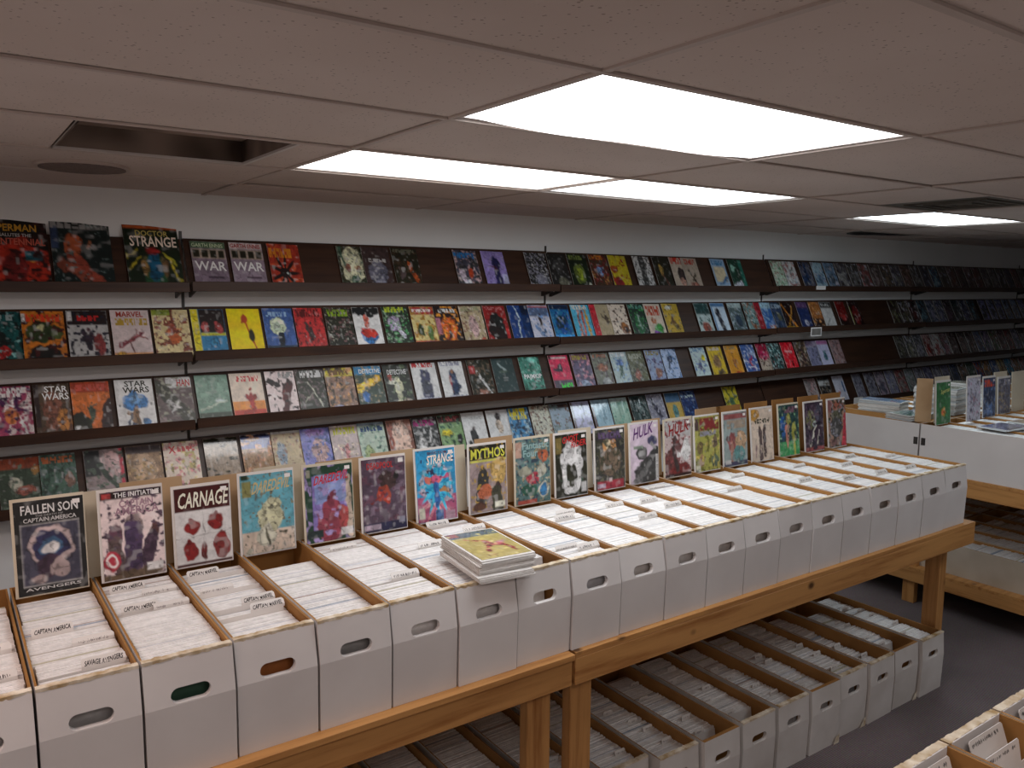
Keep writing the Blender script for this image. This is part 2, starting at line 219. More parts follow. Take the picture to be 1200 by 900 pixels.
# ------------------------------------------------------------------ lettering: every string becomes a flat unit-box mesh
WALL = '''1|0.193|0.250|large black comic with a red disc and teal panel|111|e .55 .68 .48 .4 b32;e .45 .75 .2 .3 722;e .75 .55 .1 .08 d93;r .62 .45 .9 .6 267;n 311 .62 6|SUPERMAN c93 .04 .06 .8 .11;SALUTES_THE bbb .25 .2 .5 .05;BICENTENNIAL c65 -.02 .27 .98 .1
1|0.455|0.250|large dark comic with an orange-brown shape and grey heading|122|e .35 .35 .17 .2 a53;l .3 .5 .75 .95 .16 943;l .15 .6 .5 .85 .14 843;l .6 .4 .68 .3 .06 a64;e .7 .4 .08 .06 999;n 677 .72 9;r 0 .05 .12 .4 346|t .02 .0 .98 .09 999
1|0.762|0.250|large black comic with yellow rays and a white masthead|121|l .02 .5 .2 .42 .03 cb3;l .05 .7 .25 .48 .04 cb3;l .95 .85 .75 .5 .04 cb3;l .9 .6 .7 .45 .03 aa3;r .3 .5 .7 .95 253;e .5 .65 .14 .3 157;e .32 .65 .07 .18 974;e .68 .68 .07 .18 864;r .02 .96 .98 1 bb5;r 0 0 1 .05 b52;e .5 .42 .16 .08 922|DOCTOR cb6 .22 .08 .6 .09;STRANGE fed .1 .17 .86 .17
1|1.063|0.172|grey comic with a green top band and white lettering|878|r 0 0 1 .14 575;r .02 .16 .98 .36 ba9;r .05 .18 .24 .34 221;r .3 .18 .48 .34 221;r .54 .18 .72 .34 221;r .78 .18 .95 .34 221;r .4 .74 .85 .78 434|GARTH_ENNIS cdb .04 .04 .9 .08;WAR eee .06 .42 .9 .2
1|1.254|0.172|grey comic with red heading and white lettering|989|r 0 0 1 .14 dcc;r .02 .16 .98 .36 ba9;r .05 .18 .24 .34 221;r .3 .18 .48 .34 221;r .54 .18 .72 .34 221;r .78 .18 .95 .34 221;r .4 .74 .85 .78 434|GARTH_ENNIS a22 .04 .03 .9 .09;WAR eee .06 .42 .9 .2
1|1.451|0.172|red comic with an orange heading and black spiky centre|a32|n c53 .6 5;b .45 .65 211 9;e .45 .65 .18 .14 211;e .5 .68 .04 .05 cdd;r 0 .92 1 1 853|t .04 .1 .75 .3 d82
1|1.840|0.165|dark comic with a pale blotched oval|332|e .5 .45 .42 .5 ddb;e .3 .5 .12 .09 965;e .68 .5 .12 .09 a75;e .5 .78 .2 .14 354;n 787 .7 6;l .1 .0 .2 .4 .08 465|
1|1.987|0.172|dark purple-grey comic with a hooded shape|433|e .5 .65 .35 .35 667;e .5 .4 .18 .15 778;r .3 .8 .7 1 889|t .2 .28 .85 .36 bbb
1|2.173|0.172|near-black comic with an orange streak|221|l .6 .4 .85 .8 .16 b52;e .3 .6 .14 .16 655;n 432 .6 7|t .05 .03 .9 .12 665
1|2.589|0.172|dark comic with a bright blue heading|445|n caa .6 8;n 333 .6 6;e .6 .6 .12 .16 b42;e .25 .65 .14 .2 dcd;e .4 .85 .2 .1 dde|t .02 .05 .9 .2 27b
1|2.792|0.172|lavender comic with a dark vertical shape|98c|e .55 .3 .22 .16 336;l .6 .3 .55 .95 .28 225;l .3 .4 .6 .45 .05 733;r .75 .6 1 1 bbd|
1|3.125|0.172|black and silver line-art comic|222|n 99a .6 12;n ccc .72 10;e .6 .75 .3 .2 889|
1|3.304|0.165|dark grey smoky comic|222|e .5 .35 .25 .2 444;e .6 .8 .3 .15 776|
1|3.476|0.172|dark green comic with a yellow-green glow|121|e .5 .55 .3 .3 673;e .5 .55 .15 .18 9a3;e .9 .9 .1 .1 ddc|t .1 .04 .8 .16 784
1|3.663|0.170|brown comic with blue and dark red patches|432|e .5 .45 .22 .18 79c;n 722 .52 7;n b84 .7 7|t .05 .02 .8 .14 c72
1|3.841|0.172|yellow comic with red blotches|cb2|e .2 .4 .25 .12 b52;e .3 .8 .3 .2 822;n 921 .66 6;r 0 .9 .8 1 732|
1|4.075|0.168|white comic with a tall black shape|ddd|l .5 .1 .45 .95 .34 333;n 666 .58 9|
1|4.269|0.166|black comic with a small gold flame|221|e .4 .4 .12 .22 ca5;l .4 .5 .7 .9 .1 743|
1|4.444|0.165|cream comic with a red heading and grey oval|cba|e .6 .55 .25 .3 433;e .55 .75 .2 .2 c98|t 0 0 1 .2 c32
1|4.569|0.172|beige comic with a red heading and thin diagonal shape|ba9|l .3 .4 .8 .95 .08 432;l .7 .5 .4 .7 .06 543;e .5 .85 .3 .1 a65|t .2 .04 .9 .2 b43
1|4.888|0.167|pale blue comic with an orange panel|9bd|r .1 .25 .9 .75 dca;l .1 .95 .9 .6 .12 47a;r 0 .85 1 1 bcd|t .1 .04 .9 .2 48b
1|5.085|0.172|dark teal comic with a white lower corner|143|e .3 .3 .25 .14 9cb;e .6 .5 .3 .3 132;l .1 .95 .6 .8 .2 dde;r .75 0 1 1 276|
1|5.609|0.165|pale green comic with small red figures|cdc|n 6a7 .62 7;n b55 .68 7;n 555 .75 9|
1|5.765|0.172|white comic with pink and brown patches|ddd|n b77 .6 6;n 776 .68 7;n 8ab .74 6|
R|1|5.984|10.167|24|dark comic in the bagged run of the top shelf|667,346;acd,68a;79b,567;556,999;444,777;955,655;655,988;444,765;556,888;543,866;444,888;334,235;357,8ab;443,333;533,754;644,333;755,433;733,544
2|0.161|0.165|teal comic with a small red vehicle-like shape|155|n 122 .52 6;e .4 .75 .3 .14 a22;n 8bb .72 8;e .4 .5 .2 .15 122|t .05 .06 .75 .17 9aa
2|0.317|0.172|orange comic with a ragged black lower half|c72|e .5 .4 .5 .2 342;e .45 .32 .12 .07 cc9;e .8 .45 .14 .12 563;e .5 .95 .48 .32 111;n 411 .62 6;r 0 .05 .09 .2 ddd|t .12 .06 .9 .2 d42
2|0.498|0.172|white and black comic with a red heading and maroon cluster|bbb|r 0 0 1 .28 211;f .5 .6 .5 323 745;n 223 .55 7;e .75 .65 .16 .25 833;r .02 .02 .13 .2 ddd|t .25 .1 .8 .2 b22
2|0.684|0.172|white comic with a gold heading and a red diagonal shape|dcc|l .2 .7 .8 .45 .09 834;l .5 .6 .65 .4 .06 844;l .45 .6 .5 .92 .06 744;l .6 .5 .9 .6 .04 a66;r 0 .85 1 1 d95;e .2 .9 .15 .08 c93|MARVEL a32 .15 .03 .7 .11;t .12 .16 .95 .3 b93
2|0.868|0.172|cream comic with a red and tan crowd|dc9|f .55 .5 .6 943 c74;n 843 .56 7;n eda .7 7;e .55 .6 .16 .12 c63;r 0 .0 .5 .12 893|
2|1.050|0.165|comic with a yellow strip, black top and blue base|38b|r 0 0 .22 1 ed2;r .24 0 1 .5 211;r .24 .5 1 .56 cc3;e .4 .38 .13 .13 b55;e .8 .38 .14 .13 a44;e .63 .7 .17 .13 27a;e .63 .7 .11 .09 4ad;l .05 .2 .17 .22 .02 331;l .05 .5 .17 .52 .02 331;l .05 .7 .17 .72 .02 331|
2|1.230|0.172|plain yellow comic with a red streak and dark oval|fd0|l .48 .2 .78 .95 .05 b41;e .5 .22 .12 .1 b42;l .42 .3 .5 .15 .06 b42;e .66 .58 .1 .17 221|
2|1.415|0.165|blue comic with a pale moon and dark silhouette|46a|e .45 .4 .3 .2 dec;e .42 .38 .14 .1 bcb;l .5 .62 .5 1 .2 123;e .5 .58 .08 .07 123;r 0 .82 1 1 234|t .1 .08 .8 .18 9bd
2|1.585|0.165|red comic with a black cluster|c33|f .5 .6 .5 433 322;n 722 .62 7;e .15 .95 .06 .05 ddd|t .08 .03 .9 .2 611
2|1.759|0.165|black comic with an olive heading|221|n 755 .62 8;n aa9 .74 8;e .2 .95 .06 .05 ddd|t .1 .04 .85 .2 8a2
2|1.925|0.168|white comic with a red and blue rounded shape|eee|r 0 0 1 .15 111;e .5 .1 .5 .14 111;e .5 .68 .36 .2 37b;e .5 .6 .33 .13 c32;e .48 .33 .13 .16 c65|
2|2.110|0.172|dark green comic with a pale ghostly shape and lime heading|232|e .4 .4 .25 .22 bac;l .4 .4 .7 .7 .14 dde;n 5a6 .62 7;n 9b9 .68 8;e .2 .92 .1 .08 ddd|t .1 .0 .85 .13 bc3
2|2.291|0.165|cream comic with a red banner and bright crowd|dc8|r 0 0 1 .2 a22;n b83 .54 6;e .3 .6 .16 .18 341;e .7 .65 .15 .2 684;r 0 .84 1 1 b32;e .6 .92 .3 .08 238|t .1 .05 .9 .14 edd
2|2.452|0.172|black comic with orange flames and white heading|211|e .5 .55 .35 .3 d62;n e93 .62 6;f .5 .7 .4 311 411;r .0 .3 .2 .7 b78;r 0 .9 1 1 d83|t .2 .05 .9 .17 ddd
2|2.632|0.168|tan comic with a pale crowd of figures|ba8|n 865 .56 7;n dcb .64 7;e .5 .5 .2 .3 caa;e .8 .9 .2 .1 b54|t .1 .02 .9 .14 997
2|2.806|0.172|red comic with a large black shape|922|e .5 .6 .36 .45 222;l .3 .6 .75 .9 .4 211;e .3 .85 .05 .08 dcc;r .85 .6 1 1 c33|t .1 .03 .9 .12 b77
2|2.994|0.165|dark blue comic with a white lightning streak|248|l .35 0 .5 .35 .04 eff;l .5 .35 .4 .5 .04 eff;l .4 .5 .35 1 .05 eff;r .6 0 1 1 136;e .8 .1 .2 .2 124|
2|3.156|0.168|white comic with blue snow and a dark red shape|ccd|r 0 .05 1 .3 568;f .5 .45 .4 322 433;n 79c .6 6;r 0 .02 1 .06 b44|
2|3.332|0.167|blue-teal comic with a dark ragged shape|27a|e .5 .5 .35 .25 134;n 15a .56 6;r 0 .82 1 1 3af;r 0 0 1 .12 124|
2|3.514|0.165|multicoloured comic with yellow, pink and blue bars|5bd|l .35 .2 .3 .95 .14 d98;l .55 .15 .5 .9 .12 d64;l .75 .2 .8 .95 .16 da3;n 5ad .66 7;e .4 .9 .12 .1 236|t .05 .02 .9 .14 edc
2|3.680|0.165|red sliver of a comic tucked behind its neighbour|c23|e .6 .5 .2 .3 822|
2|3.734|0.165|beige comic with a brown bristling shape|ba8|f .5 .45 .5 543 654;e .5 .9 .3 .05 a33|
2|3.851|0.170|cream comic with an orange-brown lower corner|edc|e .7 .7 .25 .2 a62;n 643 .66 7;e .75 .72 .12 .12 311|
2|4.038|0.165|dark green comic with a pale central figure|132|e .5 .6 .3 .3 163;l .5 .3 .55 .7 .1 8a9;n 4a5 .7 7|t .05 .03 .9 .14 6a9
2|4.197|0.172|white comic with a red-orange heading and green base|dcb|e .6 .75 .3 .2 4a4;e .4 .9 .25 .1 84a;e .4 .5 .2 .1 c74|t .1 .05 .9 .35 c42
2|4.379|0.172|golden yellow comic with dark figures|ca3|f .5 .55 .5 642 542;e .4 .12 .3 .08 eed;n 763 .66 7|
2|4.726|0.165|white comic with a teal top and red base|bcc|r 0 .0 1 .35 244;e .5 .75 .3 .2 a54;n 366 .64 6|
2|4.908|0.168|white comic with a blue border and black shape|cde|l .4 .3 .6 .95 .3 223;r 0 0 1 .12 47a;r 0 .12 .1 1 58b|
2|5.106|0.172|grey-blue comic with a pale top|566|r 0 0 1 .15 bcc;n 9ab .62 7;e .5 .6 .3 .25 345|
2|5.291|0.165|grey comic with brown and white patches|799|n a64 .62 6;n dee .64 6;n 455 .6 7|
2|5.428|0.165|red sliver of a comic beside a blue one|a23|n 722 .6 6|
2|5.503|0.165|blue comic with an orange lower patch|36a|e .6 .85 .3 .12 d83;n 8ac .64 6;r 0 0 1 .2 acd|
2|5.635|0.165|dark blue comic with a grey heading|346|n 233 .55 6;e .5 .5 .2 .15 665|t .1 .05 .9 .2 9ab
2|5.769|0.172|black comic with an orange cross of beams|211|l .1 .1 .9 .9 .1 d83;l .9 .15 .2 .9 .09 d93;r 0 .85 1 1 c92|
2|5.977|0.167|navy comic with a curled white shape|236|e .5 .75 .22 .12 ccd;e .55 .75 .12 .07 236;r 0 0 1 .2 647|
2|6.156|0.165|orange-brown comic with a dark base|a63|r 0 .6 1 1 322;n d95 .6 6|
2|6.315|0.172|white comic with a black heading band|ddd|r 0 0 1 .22 111;l .2 .8 .6 .6 .05 555|t .1 .06 .9 .18 ccc
2|6.542|0.150|dark red comic with a black base|711|r 0 .6 1 1 211;e .5 .6 .3 .15 a33|
2|6.739|0.172|black comic with a red swirl|211|e .5 .5 .35 .4 822;n 311 .6 6;r 0 .2 .06 .9 bb4|
R|2|9.135|10.227|6|pale comic at the far end of the second shelf|99c,345;aad,456;88b,334;9ac,556
R|2|7.395|9.061|10|dim comic after the bare gap of the second shelf|322,775;433,665;233,622;345,689;567,99b;456,88a;323,767;234,566;346,668
3|0.172|0.165|magenta and white comic with lightning shapes|a46|n edd .56 6;l .1 .1 .6 .4 .05 eee;l .6 .5 .9 .95 .05 eee;e .5 .55 .2 .15 c74;n 525 .64 6|t .3 .02 .9 .2 fee
3|0.347|0.147|brown comic with a white two-line heading|543|e .5 .5 .28 .4 854;e .8 .7 .25 .25 c84;n 643 .6 6;r 0 .0 .14 .8 322|STAR fff .3 .04 .65 .12;WARS fff .22 .17 .75 .13
3|0.498|0.165|orange comic with a grey armoured figure|d73|r 0 0 1 .2 b42;e .15 .85 .35 .3 221;l .95 .5 .8 1 .3 311;f .5 .6 .45 565 343;e .1 .9 .07 .1 ddd|t .1 .05 .9 .17 c54
3|0.686|0.172|white comic with black two-line heading and blue globe|eee|e .5 .45 .36 .2 48c;e .5 .4 .2 .1 7ad;f .5 .75 .5 864 346;l .2 .95 .4 .7 .05 457;e .75 .85 .12 .1 47a;e .1 .5 .04 .05 233;e .9 .5 .04 .05 233|STAR 221 .26 .03 .58 .11;WARS 221 .2 .15 .7 .12
3|0.869|0.172|greyscale comic with red corner lettering|655|r .3 0 1 .22 ddd;l .1 .2 .9 .9 .3 332;n 998 .6 6;l .3 .5 .6 .6 .07 ccc;l .4 .7 .55 .5 .05 ccc;r 0 .8 .2 1 877|HAN b33 .6 .05 .36 .14
3|1.058|0.165|misty grey-green comic with a pale glow|798|e .5 .3 .6 .3 8a9;r 0 .78 1 1 343;e .7 .55 .2 .05 dee;l .1 .72 .9 .55 .05 cdc|
3|1.231|0.172|cream and orange comic with a red ragged figure|edc|r 0 .6 1 .9 e94;r 0 .78 1 1 c43;f .6 .6 .5 a33 932;l .3 .85 .6 .8 .14 b32|t .2 .06 .9 .18 c44
3|1.418|0.165|white comic with a dark red sprawling shape|edd|l .1 .2 .4 .3 .12 211;f .6 .6 .6 722 411;l .8 .3 .5 .95 .2 511;n 311 .68 6|t .45 .02 .95 .15 999
3|1.586|0.165|dark comic with a white heading and streaks|332|n 766 .6 8;l .4 .3 .8 .8 .04 ccb;l .2 .7 .6 .5 .03 bba|t .15 .03 .9 .18 ddd
3|1.752|0.172|tan comic with a yellow heading band|976|r 0 .0 1 .2 cb3;n c96 .58 6;n 543 .6 6;e .3 .9 .2 .1 88a|t .15 .04 .85 .17 752
3|1.930|0.172|dark comic with a blue heading and yellow burst|343|r 0 0 1 .2 38b;l .05 .5 .85 .3 .18 eb2;l .1 .55 .3 .4 .12 ec3;n 986 .62 7;e .3 .7 .15 .14 36a|DETECTIVE eee .18 .07 .78 .1
3|2.111|0.167|black comic with a cream figure|221|e .5 .5 .2 .2 ddb;l .5 .5 .45 .95 .2 cca;l .2 .4 .5 .5 .12 ddc;e .25 .3 .12 .1 a43;e .8 .9 .2 .1 a98;n 675 .7 6|DETECTIVE ddd .15 .12 .75 .12
3|2.295|0.172|white comic with a dark grey caped figure and red heading|ddd|l .5 .35 .5 .75 .4 446;e .5 .25 .09 .08 445;e .5 .6 .26 .2 445|t .05 .0 .9 .12 b33;t .15 .83 .95 .96 aab
3|2.487|0.172|white comic with a blue and red figure|ddd|l .5 .35 .5 .75 .3 346;l .35 .4 .4 .7 .12 a33;e .5 .26 .08 .07 a75;e .55 .65 .25 .14 235|t .05 .0 .9 .12 99a;t .15 .85 .95 .97 aab
3|2.688|0.172|dark comic with a white diagonal blade|221|l .35 .3 .85 .9 .08 ddd;n 654 .6 6;r .05 .15 .3 .35 a33;e .5 .85 .2 .12 a76|
3|2.872|0.172|slate-grey comic with a pale arc|344|l .3 .15 .6 .32 .07 abb;e .5 .34 .3 .05 565;r .4 .5 .62 .52 999;r .42 .56 .6 .58 999|
3|3.086|0.172|teal-green comic with white brush lettering|487|n 254 .52 5;n 6a9 .62 6;e .6 .1 .3 .1 7cb|PAJMKIP eee .1 .46 .85 .16
3|3.331|0.172|hot pink comic with a black silhouette and green lettering|d25|r 0 .68 1 1 545;r .1 .05 .9 .09 edd;e .5 .35 .14 .16 223;l .2 .42 .5 .36 .08 223;r 0 0 .14 .1 512|t .35 .76 .95 .92 3d3
3|3.521|0.172|purple comic with a gold heading and pink crowd|657|n c89 .58 6;n 435 .62 6;e .5 .85 .3 .12 9ac;r 0 .0 1 .18 745|t .1 .04 .85 .15 a92
3|3.704|0.166|brown-grey comic with an orange smear|776|n 544 .58 6;e .5 .4 .35 .12 a64;e .6 .85 .3 .12 aaa|t .1 .03 .9 .14 a64
3|3.878|0.165|white comic with blue and green figures|bcc|f .5 .6 .6 465 354;e .5 .3 .3 .12 57b;n 9bd .64 6|t .05 .02 .9 .14 ddd
3|4.042|0.165|olive-brown comic with a grey heading|664|n 887 .6 6;n 443 .58 6;e .4 .7 .2 .15 a65|t .1 .08 .9 .22 aa9
3|4.219|0.166|pale violet comic with a gold heading|9ac|n 658 .6 6;e .6 .7 .25 .15 965|t .1 .03 .9 .15 982
3|4.385|0.162|pale blue comic with a splashed navy shape|bce|e .5 .3 .22 .14 346;n 68b .64 6;l .5 .3 .3 .6 .08 457|
3|4.697|0.172|white and blue comic with a yellow disc|cdd|e .75 .35 .18 .14 dc2;f .45 .6 .5 668 99b;n 46a .66 6|t .05 .02 .9 .12 79b
3|4.888|0.172|yellow comic with a brown round shape|db3|e .5 .45 .28 .25 975;e .6 .85 .3 .15 654;n a84 .66 6|t .1 .02 .9 .12 dcb
3|5.087|0.172|amber comic with a red base|d93|f .5 .5 .5 b74 853;e .6 .92 .4 .07 b33|t .1 .02 .9 .14 986
3|5.282|0.172|blue comic with a bright red figure|46a|f .5 .6 .5 b24 a34;n dde .6 6;e .8 .3 .2 .15 abd|
3|5.474|0.165|magenta comic with a beige base|a24|r 0 .5 1 1 ba9;e .5 .4 .3 .2 c36;n 422 .66 6|
3|5.616|0.169|dark teal comic with red and white flecks|355|n acc .6 7;n 733 .7 6;n 222 .62 6|
3|5.796|0.172|bright red comic with a small dark figure|d23|e .6 .75 .12 .16 511;r .2 .3 .8 .34 ebb|
3|5.982|0.165|dark brown comic with mixed patches|433|n a87 .6 6;n 764 .64 6|
3|6.137|0.172|grey-blue comic with a lilac top|88a|n 556 .58 6;r 0 0 1 .2 98a|
3|6.297|0.172|white comic with a teal figure and pink top|cce|e .5 .55 .2 .22 478;r 0 .0 1 .15 b7a;e .5 .95 .4 .06 b58|
3|6.486|0.172|pinkish brown comic ending a run before the bare board|a88|n 866 .56 6;n 99a .68 6|
R|3|8.733|10.290|9|bagged comic at the far end of the third shelf|544,877;433,766;78a,546;98a,567;754,686;733,522;955,633
R|3|7.540|8.698|7|grey comic after the bare gap of the third shelf|444,776;555,998;666,889;caa,933;ddd,b77;766,a78;655,877
4|0.188|0.165|dark comic with an orange top and white centre|343|r 0 0 1 .2 942;e .4 .45 .2 .14 bba;e .6 .6 .3 .1 954;n 676 .64 6;e .9 .25 .15 .1 b84|
4|0.352|0.150|grey-teal comic with an orange heading|465|n 677 .6 6;n 243 .6 6;e .8 .5 .14 .15 865|t .05 .04 .95 .16 b63
4|0.536|0.172|comic with a dark left side and pink-white right side|988|r .0 0 .4 .5 222;e .7 .3 .3 .25 dbb;r .9 0 1 1 c24;l .4 .3 .8 .8 .15 343;n 565 .64 6|
4|0.719|0.165|sepia comic with a pale cloudy panel|975|e .5 .5 .35 .4 ca8;n b96 .6 5;r 0 0 1 .15 433|
4|0.892|0.172|white comic with a red heading and pink splashes|edc|n d99 .6 6;n cb7 .66 6;e .8 .9 .3 .12 d88|X c22 .15 .08 .2 .14;t .4 .09 .9 .2 c44
4|1.090|0.172|bagged comic with a black ragged top and taupe lower half|a98|r 0 0 1 .12 221;n 332 .72 5|
4|1.278|0.165|bagged comic with a dusty blue sky and tan ground|a86|r 0 0 1 .3 56a;r 0 .0 1 .06 223;n c97 .62 5|
4|1.443|0.165|beige comic with a pale blue figure|cb9|e .3 .5 .18 .3 9ab;n a87 .64 6;r 0 0 1 .05 bbb|
4|1.605|0.172|violet-blue comic with a pink glow|88c|e .6 .5 .3 .3 caa;n 67b .6 6;e .8 .85 .2 .12 b67;e .5 .1 .4 .1 a8c|
4|1.779|0.172|white comic with a yellow heading and pink figure|cbb|f .5 .6 .5 c88 a99;n dcb .6 6|t .1 .05 .9 .2 cc3
4|1.945|0.172|pale comic with a navy heading and green-white scene|bcb|n 798 .6 6;e .3 .7 .2 .2 9a7;r 0 0 1 .06 89a|t .1 .08 .95 .2 247
4|2.129|0.165|tan comic with a large blank oval face shape|a76|e .55 .5 .42 .5 dba;l .1 .2 .1 1 .2 954;l .95 .3 .95 1 .12 854|
4|2.299|0.172|black comic with a magenta heading and white shapes|333|e .3 .7 .2 .25 ddd;n aaa .6 6;l .7 .3 .6 .6 .06 eee|t .05 .05 .9 .2 a27
4|2.476|0.172|comic with a dark red heading and yellow-green panels|8a7|r 0 0 1 .2 422;e .3 .45 .3 .1 dc3;n 465 .6 6;e .8 .6 .14 .16 222|t .2 .04 .9 .16 a55
4|2.648|0.172|white comic with black-suited shapes|ddd|l .4 .55 .5 .95 .3 333;e .45 .4 .07 .07 655;e .2 .8 .1 .12 333|t .4 .1 .9 .18 bbb
4|2.833|0.172|white comic with a dark-haired blank oval and pink heading|ddd|e .5 .4 .17 .26 cba;e .5 .16 .18 .12 322|t .1 .82 .8 .95 b27
4|2.999|0.172|blue comic with a bright yellow heading|48b|n 9bc .6 6;n 246 .6 6|t .1 .02 .9 .3 dc2
4|3.178|0.165|cream comic with brown line figures|ccb|n 976 .6 8;n 655 .66 8|
4|3.342|0.172|dark-topped comic with a misty blue scene|9ab|r 0 0 1 .12 433;n 788 .6 6;n 754 .7 6|
4|3.527|0.172|bagged white comic with a lilac haze|cce|n aab .6 5;r 0 0 .1 1 766|
4|3.712|0.172|bagged pale blue misty comic|acd|n 9bc .6 5;r 0 .2 .1 1 755|
4|3.888|0.172|bagged pale green misty comic|acb|n 8ba .6 5;r 0 0 1 .1 bcc|
4|4.078|0.171|bagged dark grey smoky comic|455|e .6 .5 .3 .4 788;n 344 .6 5|
4|4.249|0.172|bagged grey comic with a pale diagonal shape|99a|l .3 .2 .8 .9 .2 556;n ccd .62 6|
4|4.435|0.165|yellow-ochre comic with a blue top|ca5|r 0 0 1 .3 468;e .5 .6 .2 .25 699|
4|4.600|0.170|navy comic with a white heading ending its run|236|n 57a .62 6|t .1 .12 .9 .22 cdd
4|5.086|0.172|small yellow comic alone on the bare shelf board|cb3|n 453 .58 6;e .5 .5 .2 .2 575|
4|6.151|0.172|pale comic with a dusty pink panel|a99|n c99 .6 6;n 777 .6 6|
4|6.348|0.172|black comic with a white heading band|222|r 0 .12 1 .3 ccc;n 765 .64 6|
4|6.564|0.172|bagged white comic with a red and blue mark|dde|e .3 .6 .16 .08 c66;r .75 .2 .9 .6 57a|
4|6.870|0.150|bagged grey comic beside the label card|889|n 667 .6 5|
R|4|7.063|10.542|20|glossy comic in the shining run of the fourth shelf|99a,778;a9a,667;88a,aab;a66,988;899,aaa;99a,667;668,99b;778,aab;88a,667;347,246;865,443;465,354;b65,36a;c96,543;46a,abd;cb8,a85;39c,279;a75,864
'''  # white patches on the magenta-headed black cover are glare painted into the print
TEXTS=set()
def need(s): TEXTS.add(s); return s
for ln in WALL.strip().split('\n'):
    a=ln.split('|')
    if a[0]!='R':
        for t in a[6].split(';'):
            q=t.split()
            if q and q[0]!='t': need(q[0].replace('_',' '))
STAND_TEXTS=['FALLEN SON','THE DEATH OF','CAPTAIN AMERICA','AVENGERS','THE INITIATIVE','CAPTAIN','AMERICA','CARNAGE','DAREDEVIL','DEADPOOL','STRANGE','DOCTOR','MYTHOS','Fantastic','Four','GHOST','RIDER','HULK','Superman',
  'CAPTAIN MARVEL','SAVAGE AVENGERS',]
for t in STAND_TEXTS: need(t)
GLYPH={}
def make_glyphs():
    tmp=[]
    for s in sorted(TEXTS):
        cu=bpy.data.curves.new('t','FONT'); cu.body=s; cu.size=1; cu.resolution_u=2; cu.offset=.018
        o=bpy.data.objects.new('t',cu); col.objects.link(o); tmp.append((s,o,cu))
    dg=bpy.context.evaluated_depsgraph_get(); dg.update()
    for s,o,cu in tmp:
        me=bpy.data.meshes.new_from_object(o.evaluated_get(dg))
        v=np.array([x.co[:2] for x in me.vertices]); lo=v.min(0); hi=v.max(0)
        GLYPH[s]=((v-lo)/(hi-lo), [tuple(p.vertices) for p in me.polygons])
        bpy.data.meshes.remove(me)
    for s,o,cu in tmp: bpy.data.objects.remove(o); bpy.data.curves.remove(cu)
make_glyphs()
def glyph_mb(mb, s, x,y,w,h, W,H, yoff, c, slant=0, arc=0):
    """text s inside box (x,y,w,h) in cover fractions (y down) on a cover W x H standing in the xz plane facing -y"""
    v,f=GLYPH[s]
    px=(x+v[:,0]*w); pz=1-(y+h-v[:,1]*h)
    px=px+slant*(v[:,1])*w; pz=pz+arc*v[:,0]
    vs=[(a*W,yoff,b2*H) for a,b2 in zip(px,pz)]
    mb.add(vs,f,0,c)

